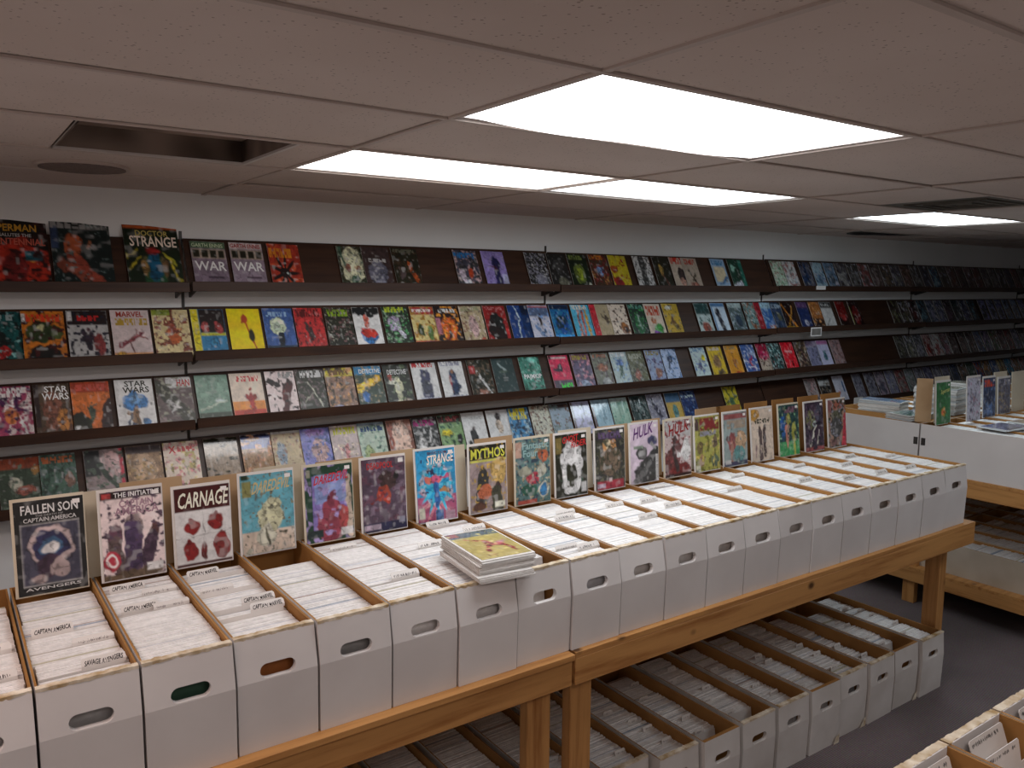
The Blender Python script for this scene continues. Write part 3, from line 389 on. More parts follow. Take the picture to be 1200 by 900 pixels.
# ------------------------------------------------------------------ cover painter (flat print as vertex colour)
def vnoise(rs, X, Y, sc):
    xs=np.clip(X,0,1)*sc; ys=np.clip(Y,0,1)*sc*1.4
    n2=int(sc*1.5)+4; g=rs.rand(n2,n2)
    xi=np.clip(xs.astype(int),0,n2-2); yi=np.clip(ys.astype(int),0,n2-2); fx=xs-xi; fy=ys-yi
    fx=fx*fx*(3-2*fx); fy=fy*fy*(3-2*fy)
    return (g[yi,xi]*(1-fx)+g[yi,xi+1]*fx)*(1-fy)+(g[yi+1,xi]*(1-fx)+g[yi+1,xi+1]*fx)*fy
def seg(X,Y,x0,y0,x1,y1):
    dx,dy=x1-x0,y1-y0; t=np.clip(((X-x0)*dx+(Y-y0)*dy)/(dx*dx+dy*dy+1e-9),0,1)
    return np.hypot(X-x0-t*dx,Y-y0-t*dy)
def paint(bg, ops, nx, ny, seed, det=1.0):
    rs=np.random.RandomState(seed); X,Y=np.meshgrid(np.linspace(0,1,nx),np.linspace(0,1,ny))
    im=np.ones((ny,nx,3))*np.array(hx(bg)); im*= (0.88+.24*vnoise(rs,X,Y,4))[...,None]
    Xo,Yo=X,Y
    wa=.07*det
    Xw=X+wa*(vnoise(rs,X,Y,6)-.5)+wa*.7*(vnoise(rs,X,Y,13)-.5); Yw=Y+wa*(vnoise(rs,X,Y,6)-.5)+wa*.7*(vnoise(rs,X,Y,13)-.5)
    inked=False; fg=np.zeros_like(X); lum=float(np.dot(hx(bg),(.3,.6,.1))); base=.22 if lum>.35 else .55
    def ink():
        detail=det*(base+(1-base)*np.clip(fg,0,1))
        n1=vnoise(rs,Xo,Yo,7); n2=vnoise(rs,Xo,Yo,14); n3=vnoise(rs,Xo,Yo,10)
        im[:]=im*(1+detail*(.55*(n2-.5)+.45*(n1-.5)))[...,None]
        m=np.clip((.045-np.abs(n1*.6+n2*.4-.5))/.03,0,1)*.62*detail; im[:]=im*(1-m)[...,None]
        h=np.clip((n3-.70)*6,0,1)*.38*detail; im[:]=im*(1-h)[...,None]+h[...,None]*.72
        d=np.clip((.27-n3)*6,0,1)*.5*detail; im[:]=im*(1-d)[...,None]
    def put(mask,c):
        cc=np.array(hx(c))*(.85+.3*vnoise(rs,X,Y,7))[...,None]
        m=np.clip(mask,0,1)[...,None]; im[:]=im*(1-m)+cc*m
        if kind!='r': np.maximum(fg,m[...,0],out=fg)
    sx=1.2/nx
    for op in ops.split(';'):
        q=op.split()
        if not q: continue
        k=q[0]; kind=k; g=lambda i: float(q[i])
        X,Y=(Xw,Yw) if k in 'elf' else (Xo,Yo)
        if k=='t' and not inked: ink(); inked=True
        if k=='e':
            d=np.sqrt(((X-g(1))/g(3))**2+((Y-g(2))/g(4))**2)+.18*(vnoise(rs,X,Y,8)-.5)
            put((1-d)*min(g(3),g(4))/sx,q[5])
        elif k=='r':
            put(np.minimum(np.minimum(X-g(1),g(3)-X),np.minimum(Y-g(2),g(4)-Y))/sx+.5,q[5])
        elif k=='l':
            d=seg(X,Y,g(1),g(2),g(3),g(4))+.02*(vnoise(rs,X,Y,9)-.5); put((g(5)/2-d)/sx+.4,q[6])
        elif k=='n':
            put((vnoise(rs,X,Y,g(3)*1.6)*.65+.35*vnoise(rs,X,Y,g(3)*3)-g(2)+.05)*7,q[1])
        elif k=='f':
            cx,cy,s=g(1),g(2),g(3)
            for j in range(7):
                a=rs.rand()*6.28; r=s*.5*rs.rand()
                d=seg(X,Y,cx,cy,cx+math.cos(a)*r*1.1,cy+math.sin(a)*r*1.2); put((s*.11*(.6+rs.rand()*.7)-d)/sx,q[4+j%2])
            d=np.hypot((X-cx)/(.2*s),(Y-cy)/(.38*s)); put((1-d)*.2*s/sx,q[4])
            d=np.hypot((X-cx)/(.11*s),(Y-(cy-.46*s))/(.1*s)); put((1-d)*.1*s/sx,q[5])
        elif k=='b':
            a=np.arctan2(Y-g(2),X-g(1)); d=np.hypot(X-g(1),Y-g(2)); n=float(q[4])
            put((np.cos(a*n)*.5+.5-d*2.2+.1)*4,q[3])
        elif k=='t':
            x0,y0,x1,y1=g(1),g(2),g(3),g(4); u=(X-x0)/(x1-x0); vv=(Y-y0)/(y1-y0)
            nl=max(4,int((x1-x0)*9)); let=rs.rand(nl+1,3,3)>.3
            ui=np.clip((u*nl).astype(int),0,nl); fi=np.clip(((u*nl)%1*3).astype(int),0,2); vi=np.clip((vv*3).astype(int),0,2)
            mk=let[ui,vi,fi]&(((u*nl)%1)<.86)&(u>=0)&(u<=1)&(vv>=0)&(vv<=1); put(mk*1.0,q[5])
    if not inked: ink()
    return np.clip(im,0.004,.9)
def cover_mesh(name, W, H, T, im, mat, texts=(), edge=(.75,.73,.7)):
    """a comic standing in the xz plane: lower left front corner at the origin, printed side towards -y"""
    ny,nx,_=im.shape
    xs=np.linspace(0,W,nx); zs=np.linspace(H,0,ny)
    v=[(x,0,z) for z in zs for x in xs]; c=[tuple(im[j,i]) for j in range(ny) for i in range(nx)]
    f=[(j*nx+i,(j+1)*nx+i,(j+1)*nx+i+1,j*nx+i+1) for j in range(ny-1) for i in range(nx-1)]
    mb=MB(); mb.v=v; mb.c=c; mb.f=f; mb.m=[0]*len(f)
    mb.add([(0,0,0),(W,0,0),(W,T,0),(0,T,0),(0,0,H),(W,0,H),(W,T,H),(0,T,H)],[(0,3,2,1),(4,5,6,7),(1,2,6,5),(2,3,7,6),(3,0,4,7)],0,edge)
    return mb.mesh(name,[mat],colors=True)
def title_obj(parent, name, items, W, H):
    for it in items:
        mb=MB(); glyph_mb(mb,*it[:5],W,H,-.0007,it[5],*(it[6:])); mb.obj(name,[M['print']],parent,colors=True)

# ------------------------------------------------------------------ the room shell
XL,XR,YF,YB,ZC=-1.292,12.128,-1.738,4.34,2.403
def struct(name, mb, mats, **k):
    return tag(mb.obj(name,mats,**k),kind='structure')
struct('floor',MB().box(XL-.1,YF-.1,-.1,XR+.1,YB+.1,0),M['carpet'])
struct('wall_back',MB().box(XL-.1,YB,0,XR+.1,YB+.1,2.62),M['wall'])
struct('wall_front',MB().box(XL-.1,YF-.1,0,XR+.1,YF,2.62),M['wall'])
struct('wall_left',MB().box(XL-.1,YF,0,XL,YB,2.62),M['wall'])
struct('wall_right',MB().box(XR,YF,0,XR+.1,YB,2.62),M['wall'])
ceil=struct('ceiling',MB().box(XL,YF,2.56,XR,YB,2.62),M['plenum'])
X0,Y0,DX,DY=1.148,1.312,1.22,.61
lit={(c,r) for c,r,*_ in PANELS}
tile_me=MB().box(.004,.004,0,DX-.004,DY-.004,.016).mesh('tile',[M['tile']])
last=YB-(Y0+4*DY)
edge_me=MB().box(.004,.004,0,DX-.004,last-.004,.016).mesh('tile',[M['tile']])
rt_=random.Random(3)
for c in range(-2,9):
    for r in range(-5,5):
        if (c,r) in lit: continue
        x=X0+c*DX; y=Y0+r*DY
        if (c,r)==(-1,2):      # cell with the sooty return: two cut pieces of tile
            MB().box(.004,.004,0,.418,DY-.004,.016).obj('tile',[M['tile']],ceil).location=(x,y,ZC)
            MB().box(1.066,.004,0,DX-.004,DY-.004,.016).obj('tile',[M['tile']],ceil).location=(x,y,ZC); continue
        if (c,r)==(2,1):       # cell with the flat grimy vent
            MB().box(.004,.004,0,DX-.61,DY-.004,.016).obj('tile',[M['tile']],ceil).location=(x,y,ZC); continue
        if (c,r)==(4,4):       # broken tile with a curved bite out of its front edge
            mb=MB(); n=16; front=[]
            for i in range(n+1):
                t=i/n; xx=.004+t*(DX-.008); front.append((xx,.006+.40*max(0,math.sin(math.pi*min(1,t/.86)))**.8))
            for i in range(n):
                (xa,ya),(xb,yb)=front[i],front[i+1]
                mb.hexa([(xa,ya,0),(xb,yb,0),(xb,last-.004,0),(xa,last-.004,0)],[(xa,ya,.003),(xb,yb,.003),(xb,last-.004,.003),(xa,last-.004,.003)])
            mb.obj('tile',[M['tile']],ceil).location=(x,y,ZC); continue
        o=inst('tile',edge_me if r==4 else tile_me,(x,y,ZC+rt_.uniform(0,.002)),(rt_.uniform(-.004,.004) if r>=2 else 0,rt_.uniform(-.002,.002),0),ceil)
for r in range(-4,5):
    MB().box(XL,-.009,-.006,XR,.009,0).obj('grid_rail',[M['rail']],ceil).location=(0,Y0+r*DY,ZC)
rail_me=MB().box(-.009,.012,-.0055,.009,DY-.012,0).mesh('grid_rail',[M['rail']])
for c in range(-1,9):
    for r in range(-5,5): inst('grid_rail',rail_me,(X0+c*DX,Y0+r*DY,ZC),(0,0,0),ceil)
# lit panels
for k,(c,r,rgb,st,lab) in enumerate(PANELS):
    off=['','','','','_left_offscreen','_behind_offscreen','_near_table_offscreen'][k]
    t=empty('ceiling_light'+off,(X0+c*DX,Y0+r*DY,ZC)); tag(t,lab,'ceiling light','lit fluorescent ceiling panels')
    fr=MB(); a=.012; e=.028
    fr.box(a,a,.001,DX-a,e,.03).box(a,DY-e,.001,DX-a,DY-a,.03).box(a,e,.001,e,DY-e,.03).box(DX-e,e,.001,DX-a,DY-e,.03)
    fr.obj('frame',[M['frame']],t)
    MB().box(a,a,.075,DX-a,DY-a,.09).obj('housing',[M['frame']],t)
    nx,ny=24,12; mb=MB(); vs=[]
    for j in range(ny+1):
        for i in range(nx+1):
            u,v=i/nx,j/ny; sag=0
            if k==0: sag=-.016*max(0,v-.35)/.65*(math.sin(math.pi*u)**.7)*(1+.25*math.sin(9*u))
            vs.append((e+u*(DX-2*e),e+v*(DY-2*e),.006+sag))
    mb.add(vs,[(j*(nx+1)+i,(j+1)*(nx+1)+i,(j+1)*(nx+1)+i+1,j*(nx+1)+i+1) for j in range(ny) for i in range(nx)])
    mb.obj('diffuser'+off,[glowmat('lit_diffuser_%d'%k,rgb,st)],t,smooth=True)
# sooty recessed air return
t=empty('air_return',(.352,Y0+2*DY,ZC)); tag(t,'recessed ceiling air return blackened with soot','air vent')
a,b_=.632,DY-.01
mb=MB(); mb.box(0,0,.004,.012,b_,.08).box(a-.012,0,.004,a,b_,.08).box(.012,0,.004,a-.012,.012,.08).box(.012,b_-.012,.004,a-.012,b_,.08)
mb.obj('duct_side',[M['soot']],t)
MB().box(0,0,.08,a,b_,.09).obj('duct_top',[M['soot']],t)
fr=MB(); fr.hexa([(0,0,-.004),(.022,.022,.05),(.022,b_-.022,.05),(0,b_,-.004)],[(0,0,0),(.024,.022,.054),(.024,b_-.022,.054),(0,b_,0)])
fr.box(0,0,-.004,a,.014,.004).box(0,b_-.014,-.004,a,b_,.004).box(a-.014,.014,-.004,a,b_-.014,.004)
fr.obj('frame',[M['frame']],t)
MB().disc(a*.52,b_*.55,.068,.08,.075).obj('damper',[M['grime']],t)
# flat grimy vent
t=empty('ceiling_vent',(X0+3*DX-.602,Y0+DY,ZC)); tag(t,'flat square ceiling vent darkened with grime','air vent')
MB().box(.004,.004,.002,.598,DY-.004,.016).obj('face_plate',[M['grime']],t)
for k in range(3):
    q=.09+.07*k; mb=MB(); mb.box(q,q,-.006,.6-q,q+.012,.002).box(q,DY-q-.012,-.006,.6-q,DY-q,.002).box(q,q+.012,-.006,q+.012,DY-q-.012,.002).box(.588-q,q+.012,-.006,.6-q,DY-q-.012,.002)
    mb.obj('louvre',[M['grime']],t)
# round speaker
t=empty('ceiling_speaker',(.50,3.56,ZC-.002)); tag(t,'round grey speaker grille set in the ceiling near the wall','speaker')
MB().disc(0,0,-.008,.004,.165,40).obj('rim',[M['rail']],t); MB().disc(0,0,-.012,-.008,.15,40).obj('grille',[M['speaker']],t)

# ------------------------------------------------------------------ wall shelves
SHZ={1:1.962,2:1.622,3:1.284,4:.952}; SHN={1:'top',2:'second',3:'third',4:'fourth'}
SECX=[-1.25,1.03,3.33,5.58,7.88,10.14,12.1]
SECN=['left of the first wall bracket','between the first and second wall brackets','between the second and third wall brackets','between the third and fourth wall brackets','between the fourth and fifth wall brackets','beyond the fifth wall bracket']
LEAN=math.atan2(.098,.212)                    # back boards lean 25 degrees
YLIP=4.165
def shelf(s,k):
    x0,x1=SECX[k]+.006,SECX[k+1]-.006; z=SHZ[s]+(.004 if k%2 else 0); zb=z-.03
    t=empty('wall_shelf',(x0,YLIP,zb)); L=x1-x0
    tag(t,'dark walnut %s wall shelf %s'%(SHN[s],SECN[k]),'shelf','dark leaning shelves along the wall')
    MB().box(0,0,-.018,L,.018,.03).obj('lip',[M['dark_shelf']],t,bevel=.002)
    MB().box(0,.018,-.018,L,.075,0).obj('ledge',[M['dark_shelf']],t)
    tx,tz=math.sin(LEAN),math.cos(LEAN); hb=.268; y1,z1=.046,.0; p=.009
    MB().extrude_yz([(y1,z1),(y1+p*tz,z1-p*tx),(y1+p*tz+hb*tx,z1-p*tx+hb*tz),(y1+hb*tx,z1+hb*tz)],0,L).obj('back_board',[M['shelf_back']],t)
    for bx in (.02,L-.035):
        MB().extrude_yz([(.03,-.018),(.16,-.018),(.16,-.05),(.14,-.05)],bx,bx+.006).obj('bracket',[M['metal_dark']],t)
for s in SHZ:
    for k in range(len(SECX)-1): shelf(s,k)
for x,nm in zip(SECX[1:-1],['first','second','third','fourth','fifth']):
    t=MB().box(-.007,-.004,.75,.007,0,2.215).obj('shelf_standard',[M['metal_dark']]); t.location=(x,YB-.0005,0)
    tag(t,'dark upright metal shelf rail, the %s along the wall'%nm,'shelf rail','upright rails carrying the wall shelves')

def place_wall(me, s, x0, wdt, tuck, z=None):
    o=bpy.data.objects.new('comic_book',me); link(o)
    # leaning back, left edge a few millimetres proud so that neighbours overlap like shingles
    yaw=math.atan2(.0085,wdt)
    zb=SHZ[s]-.029
    o.matrix_world=Matrix.Translation((x0,YLIP+.026+.006,zb))@Matrix.Rotation(-LEAN,4,'X')@Matrix.Translation((0,-.0005,0))@Matrix.Rotation(yaw,4,'Z')
    return o
NAMES=[('black','111'),('charcoal','333'),('grey','777'),('silver','aaa'),('white','ddd'),('navy','235'),('blue','46a'),('slate blue','567'),('pale blue','9bd'),('teal','366'),('green','575'),('olive','775'),('brown','543'),('tan','b96'),('rust','754'),('red','a33'),('maroon','522'),('rose','b77'),('lilac','a9c'),('violet','646')]
def cname(h):
    c=np.array([int(k,16) for k in h]); return min(NAMES,key=lambda n:np.abs(np.array([int(k,16) for k in n[1]])-c).sum())[0]
seed=100
for ln in WALL.strip().split('\n'):
    a=ln.split('|')
    if a[0]=='R':
        s=int(a[1]); xa,xb,n=float(a[2]),float(a[3]),int(a[4]); pal=[p.split(',') for p in a[6].split(';')]  # darker runs: dark covers with the dim far-end light painted into their tones
        mes=[]
        for i in range(n):
            p=pal[i%len(pal)] if i<len(pal) else pal[(i*5+3)%len(pal)]
            seed+=1
            im=paint(p[0],'n %s .55 5;n %s .66 4;e .5 .6 .25 .25 %s'%(p[1],'bbc' if i%3 else '322',p[1]),14,20,seed)
            wd=.166; x=xa+(xb-xa)*i/n
            o=place_wall(cover_mesh('comic_book',wd,.258,.0024,im,M['bagged']),s,x,wd,0)
            n1,n2=cname(p[0]),cname(p[1]); where=a[5].split(' comic ')[1]
            tag(o,'%s bagged comic %s %s'%(n1,'with %s patches'%n2 if n1!=n2 else 'of one shade',where),'comic','comics '+where)
        continue
    s=int(a[0]); x0=float(a[1]); wd=float(a[2]); desc=a[3]; seed+=1
    H=wd*1.335 if wd>.2 else .258
    ops=a[5]; tx=[]
    for t in a[6].split(';'):
        q=t.split()
        if not q: continue
        if q[0]=='t': ops+=';'+t
        else: tx.append((q[0].replace('_',' '),float(q[2]),float(q[3]),float(q[4]),float(q[5]),hx(q[1])))
    nx,ny=(42,58) if x0<2.2 else ((30,42) if x0<4.6 else (20,28))
    im=paint(a[4],ops,nx,ny,seed,.15 if desc.startswith('plain') else .5 if ('misty' in desc or 'slate-grey' in desc or 'haze' in desc) else 1.0)
    bag='bagged' in desc
    o=place_wall(cover_mesh('comic_book',wd,H,.0024,im,M['bagged' if bag else 'print']),s,x0,wd,0)
    tag(o,desc+' on the %s wall shelf'%SHN[s] if 'shelf' not in desc else desc,'comic','comics on the %s wall shelf'%SHN[s])
    if tx: title_obj(o,'title',tx,wd,H)

# small cards on the shelf lips
t=empty('price_card',(6.02,YLIP-.004,SHZ[2]-.05)); tag(t,'small dark price card with a white border clipped under the second shelf','card')
MB().box(0,-.002,-.03,.15,0,.045).obj('border',[M['sticker']],t); MB().box(.012,-.003,-.02,.138,-.002,.035).obj('panel',[M['metal_grey']],t)
t=MB().box(0,-.002,-.02,.13,0,.012).obj('shelf_tag',[M['sticker']]); t.location=(6.07,YLIP-.001,SHZ[1]-.008); tag(t,'small white tag stuck on the top shelf lip','tag')
t=MB().box(0,-.002,-.02,.14,0,.045).obj('label_card',[M['sticker']]); t.location=(6.72,YLIP-.001,SHZ[4]-.03); tag(t,'white label card on the fourth shelf lip above the far table','card')

# ------------------------------------------------------------------ tables
def table(name,label,x0,x1,y0,y1,z,over=0.0,legs=(),lower=None):
    t=empty(name,(0,0,0)); tag(t,label,'table','pine tables holding comic boxes')
    MB().box(x0,y0-over,z-.018,x1,y1,z).obj('deck',[M['pine']],t,bevel=.001)
    MB().box(x0,y0,z-.107,x1,y0+.038,z-.0185).obj('front_apron',[M['pine']],t,bevel=.002)
    MB().box(x0,y1-.038,z-.107,x1,y1,z-.0185).obj('rear_apron',[M['pine']],t,bevel=.002)
    for x in (x0,x1-.038): MB().box(x,y0+.0385,z-.107,x+.038,y1-.0385,z-.0185).obj('side_apron',[M['pine_y']],t,bevel=.002)
    for lx0,lx1,ly0,ly1 in legs: MB().box(lx0,ly0,0,lx1,ly1,z-.0195).obj('leg',[M['pine_leg']],t,bevel=.002)
    if lower:
        MB().box(x0,y0,lower-.018,x1,y1,lower).obj('lower_deck',[M['pine']],t)
        MB().box(x0,y0,lower-.09,x1,y0+.038,lower-.0185).obj('lower_rail',[M['pine']],t,bevel=.002)
        MB().box(x0,y1-.038,lower-.09,x1,y1,lower-.0185).obj('lower_rail',[M['pine']],t,bevel=.002)
        for x in (x0,x1-.038): MB().box(x,y0+.0385,lower-.09,x+.038,y1-.0385,lower-.0185).obj('lower_rail',[M['pine_y']],t,bevel=.002)
    return t
TZ=.842; TY=1.838
table('box_table','pine table end carrying the boxes with the black-bordered comic',-.42,1.536,TY,2.76,TZ,over=.014,
  legs=[(-.38,-.30,TY+.039,TY+.08),(1.395,1.483,TY+.039,TY+.08),(-.38,-.30,2.645,2.72),(1.40,1.49,2.645,2.72)])
table('box_table','long pine table with white boxes ending beside the carpeted aisle',1.546,4.05,TY-.004,2.76,TZ,
  legs=[(1.562,1.65,TY+.039,TY+.08),(3.985,4.05-.0005,1.955,2.03),(1.60,1.69,2.645,2.72),(3.96,4.045,2.645,2.72)])
table('box_table','far pine table with a lower shelf of boxes across the aisle',4.86,7.75,1.62,3.29,TZ+.01,
  legs=[(4.90,4.975,1.66,1.735),(4.885,4.93,2.545,2.62),(4.865,4.928,3.18,3.25),(7.6,7.69,1.66,1.735),(7.6,7.69,3.18,3.25)],lower=.236)
table('box_table','near pine table under the opened white boxes',.95,2.75,-.10,.705,TZ,
  legs=[(1.0,1.08,-.06,.02),(2.6,2.68,-.06,.02),(1.0,1.08,.58,.66),(2.6,2.68,.58,.66)])

# ------------------------------------------------------------------ long boxes
BW,BL_,BH=.1975,.70,.285
def box_mesh(W,L,H,mats,hole=True,fold=.011,seed=0,flat=False):
    rs=random.Random(seed); mb=MB(); th=.005; tf=.015
    zf=.178*H/.285; hz0,hz1=.181*H/.285,.215*H/.285; zb=.235*H/.285
    def fy(z): return 0.0 if flat else (-.006*z/zf if z<zf else -.006+(fold+.006)*(z-zf)/(H-zf))
    def face(y_of, rev, m, x0, x1):
        def q(pts):
            vs=[(x,y_of(z),z) for x,z in pts]; f=tuple(range(len(vs)))
            mb.add(vs,[f if not rev else f[::-1]],m)
        q([(x0,0),(x1,0),(x1,zf),(x0,zf)])
        if not hole: q([(x0,zf),(x1,zf),(x1,H),(x0,H)]); return
        q([(x0,zb),(x1,zb),(x1,H),(x0,H)])
        hw=.044; r=(hz1-hz0)/2; cz=(hz0+hz1)/2; cx=W/2; n=10
        st=[(cx+hw-r+r*math.cos(a),cz+r*math.sin(a)) for a in [(-math.pi/2+math.pi*i/n) for i in range(n+1)]]
        st+=[(cx-hw+r+r*math.cos(a),cz+r*math.sin(a)) for a in [(math.pi/2+math.pi*i/n) for i in range(n+1)]]
        rect=[]
        for (x,z) in st:
            i=len(rect)
            if i in (0,): rect.append((x,zf))
            rect_pt=None
            if i<=n:
                t=i/n
                rect_pt=((x1 if .2<t<.8 else x),(zf if t<=.2 else zb if t>=.8 else zf+(zb-zf)*(t-.2)/.6))
            else:
                t=(i-n-1)/n
                rect_pt=((x0 if .2<t<.8 else x),(zb if t<=.2 else zf if t>=.8 else zb-(zb-zf)*(t-.2)/.6))
            if len(rect)==i: rect.append(rect_pt)
        # force the corners
        for tgt in ((x1,zf),(x1,zb),(x0,zb),(x0,zf)):
            j=min(range(len(rect)),key=lambda j:abs(rect[j][0]-tgt[0])*3+abs(rect[j][1]-tgt[1])); rect[j]=tgt
        k=len(st)
        vs=[(x,y_of(z),z) for x,z in st]+[(x,y_of(z),z) for x,z in rect]
        fs=[(i,k+i,k+(i+1)%k,(i+1)%k) for i in range(k)]
        if rev: fs=[f[::-1] for f in fs]
        mb.add(vs,fs,m)
        return st
    st=face(lambda z:fy(z),False,0,0,W)
    face(lambda z:fy(z)+tf*(1 if z>zf else .6),True,1,th,W-th)
    if st:
        k=len(st); vs=[(x,fy(z),z) for x,z in st]+[(x,fy(z)+tf,z) for x,z in st]
        mb.add(vs,[(i,(i+1)%k,k+(i+1)%k,k+i) for i in range(k)],0)
    # top edge of the front panel
    mb.add([(0,fy(H),H),(W,fy(H),H),(W-th,fy(H)+tf,H),(th,fy(H)+tf,H)],[(0,1,2,3)],1)
    # sides following the front profile, rear, bottom
    for sx,rev in ((0,False),(1,True)):
        xo=0 if sx==0 else W; xi=th if sx==0 else W-th
        out=[(xo,fy(0),0),(xo,fy(zf),zf),(xo,fy(H),H),(xo,L,H),(xo,L,0)]
        f=(0,1,2,3,4) if sx==0 else (4,3,2,1,0)
        mb.add(out,[f[::-1] if False else f],0)
        inn=[(xi,fy(H)+tf,H),(xi,fy(zf)+tf*.6,zf),(xi,tf*.6,th),(xi,L-th,th),(xi,L-th,H)]
        mb.add(inn,[(0,1,2,3,4)[::-1] if sx==1 else (0,1,2,3,4)],1)
        mb.add([(xo,fy(H),H),(xi,fy(H)+tf,H),(xi,L-th,H),(xo,L,H)],[(0,1,2,3) if sx==0 else (3,2,1,0)],1)
    mb.add([(0,L,0),(W,L,0),(W,L,H),(0,L,H)],[(1,0,3,2)],0)
    mb.add([(th,L-th,th),(W-th,L-th,th),(W-th,L-th,H),(th,L-th,H)],[(0,1,2,3)],1)
    mb.add([(0,L,H),(W,L,H),(W-th,L-th,H),(th,L-th,H)],[(1,0,3,2)],1)
    mb.add([(0,0,0),(W,0,0),(W,L,0),(0,L,0)],[(3,2,1,0)],0)
    mb.add([(th,tf,th),(W-th,tf,th),(W-th,L-th,th),(th,L-th,th)],[(0,1,2,3)],1)
    return mb.mesh('long_box',mats)
def rim_mesh(W,y0,tf,H,seed,amp=.002,n=26):
    rs=random.Random(seed); mb=MB(); vs=[]; fs=[]
    for i in range(n+1):
        x=W*i/n; a=rs.uniform(-amp,amp*.6); b2=rs.uniform(-amp,amp); h=rs.uniform(.0006,.0028)
        vs+= [(x,y0-.0012+a*.5,H-.004-rs.uniform(0,.003)),(x,y0-.0012+a*.5,H+h),(x,y0+tf+b2,H+h*.8+.0008),(x,y0+tf+.001+b2*.5,H-.005)]
    for i in range(n):
        for j in range(3): fs.append((i*4+j,i*4+j+4,i*4+j+5,i*4+j+1))
    return mb.add(vs,[f[::-1] for f in fs]).mesh('worn_rim',[M['torn']])
BOXM=[box_mesh(BW,BL_,BH,[M['card_white'],M['kraft']],fold=.009+.003*i,seed=i) for i in range(3)]
BOXO=[box_mesh(BW,.68,BH,[M['card_old'],M['kraft_dark']],fold=.002,seed=9)]
RIMS=[rim_mesh(BW,.009+.003*(i%3),.015,BH,i,amp=.0015+.001*(i%2)) for i in range(6)]
def packed(W,L0,L1,z0,z1,lean,seed,step=.0062,cool=0.0,jit=.0014,xj=.0025,front=None,gaps=()):
    """a tight row of bagged comics seen from above: one slab each"""
    rs=random.Random(seed); mb=MB(); y=L0; hh=(z1-z0); dy=hh*math.tan(lean); run=0; off=0
    gaps=sorted(g-dy for g in gaps)
    while y<L1-step:
        tk=step*rs.uniform(.75,1.25)
        while gaps and y+tk>gaps[0]-.001:
            y=max(y,gaps[0]+.0032); gaps=gaps[1:]
        if run<=0: run=rs.randint(5,22); off=rs.uniform(-jit,jit)*1.2; xo=rs.uniform(-xj,xj)
        run-=1
        h=hh+off+rs.uniform(-jit,jit)*.5
        xo=max(-.0025,min(.0025,xo)); a=.0095+xo+rs.uniform(-.0008,.0008); b2=W-.0095+xo+rs.uniform(-.0008,.0008)
        u=rs.random()
        if u<.9: g=rs.uniform(.80,.89); c=(g,g*(.975+.02*cool),g*(.95+.05*cool))
        elif u<.97: g=rs.uniform(.6,.74); c=(g*.97,g*.98,g*1.03)
        else: c=tuple(v*.6+.15 for v in rs.choice([(.6,.45,.4),(.4,.5,.65),(.65,.6,.4)]))
        if y==L0 and front: c=hx(front)
        t2=tk*.97; d=h*math.tan(lean)
        mb.hexa([(a,y,z0),(b2,y,z0),(b2,y+t2,z0),(a,y+t2,z0)],[(a,y+d,z0+h),(b2,y+d,z0+h),(b2,y+d+t2,z0+h-.0008),(a,y+d+t2,z0+h-.0008)],0,c)
        y+=tk
    return mb.mesh('packed_comics',[M['paper']],colors=True)
def scribble(mb,x0,z0,wd,ht,y,rs):
    n=max(5,int(wd/.0055)); x=x0
    while x<x0+wd:
        if rs.random()<.14: x+=.006; continue
        l=rs.uniform(.0016,.0028); k=rs.uniform(-.0012,.0012)
        for j in range(rs.choice((1,2,2))):
            xa=x+rs.uniform(0,.003); za=z0+rs.uniform(0,ht*.4); zb=z0+ht*rs.uniform(.6,1); xb=xa+rs.uniform(-.0025,.0025)
            mb.add([(xa,y,za),(xa+.0011,y,za),(xb+.0011,y,zb),(xb,y,zb)],[(0,1,2,3)])
        x+=l+.0018
def index_card(loc,rx,rz,label,text=None,ink='ink',wd=.172,tab=.09,tx=.08,th=.0014,grp=None,hgt=.03,body=.10,B=.8,bz=.0075):
    mb=MB(); xs=[tx,tx+.004,tx+tab-.004,tx+tab]
    mb.box(0,0,-body,wd,th,0); mb.box(xs[0],0,0,xs[3],th,bz); mb.add([(xs[0],0,bz),(xs[3],0,bz),(xs[3],0,hgt-.004),(xs[2],0,hgt),(xs[1],0,hgt),(xs[0],0,hgt-.004),(xs[0],th,bz),(xs[3],th,bz),(xs[3],th,hgt-.004),(xs[2],th,hgt),(xs[1],th,hgt),(xs[0],th,hgt-.004)],
      [(0,1,2,3,4,5),(11,10,9,8,7,6),(1,7,8,2),(2,8,9,3),(3,9,10,4),(4,10,11,5),(5,11,6,0)])
    mb.v=[(x,y+max(0,z-bz)*B,z) for x,y,z in mb.v]
    o=mb.obj('index_card',[M['board_white']]); o.location=loc; o.rotation_euler=(rx,0,rz)
    tag(o,label,'index card',grp)
    mb=MB(); rs=random.Random(int(loc[0]*1000+loc[1]*700))
    if text:
        v,f=GLYPH[text]; h=.0095; w2=min(tab-.012,.0062*len(text)+.004)
        mb.add([(xs[0]+.006+a*w2+b2*.0015,-.0004,hgt-.005-h+b2*h+.0012*math.sin(a*9)) for a,b2 in v],f)
    else: scribble(mb,xs[0]+.006,hgt-.015,tab-.02,.009,-.0004,rs)
    mb.v=[(x,y+max(0,z-bz)*B-.0002,z) for x,y,z in mb.v]
    mb.obj('lettering',[M[ink]],o); return o

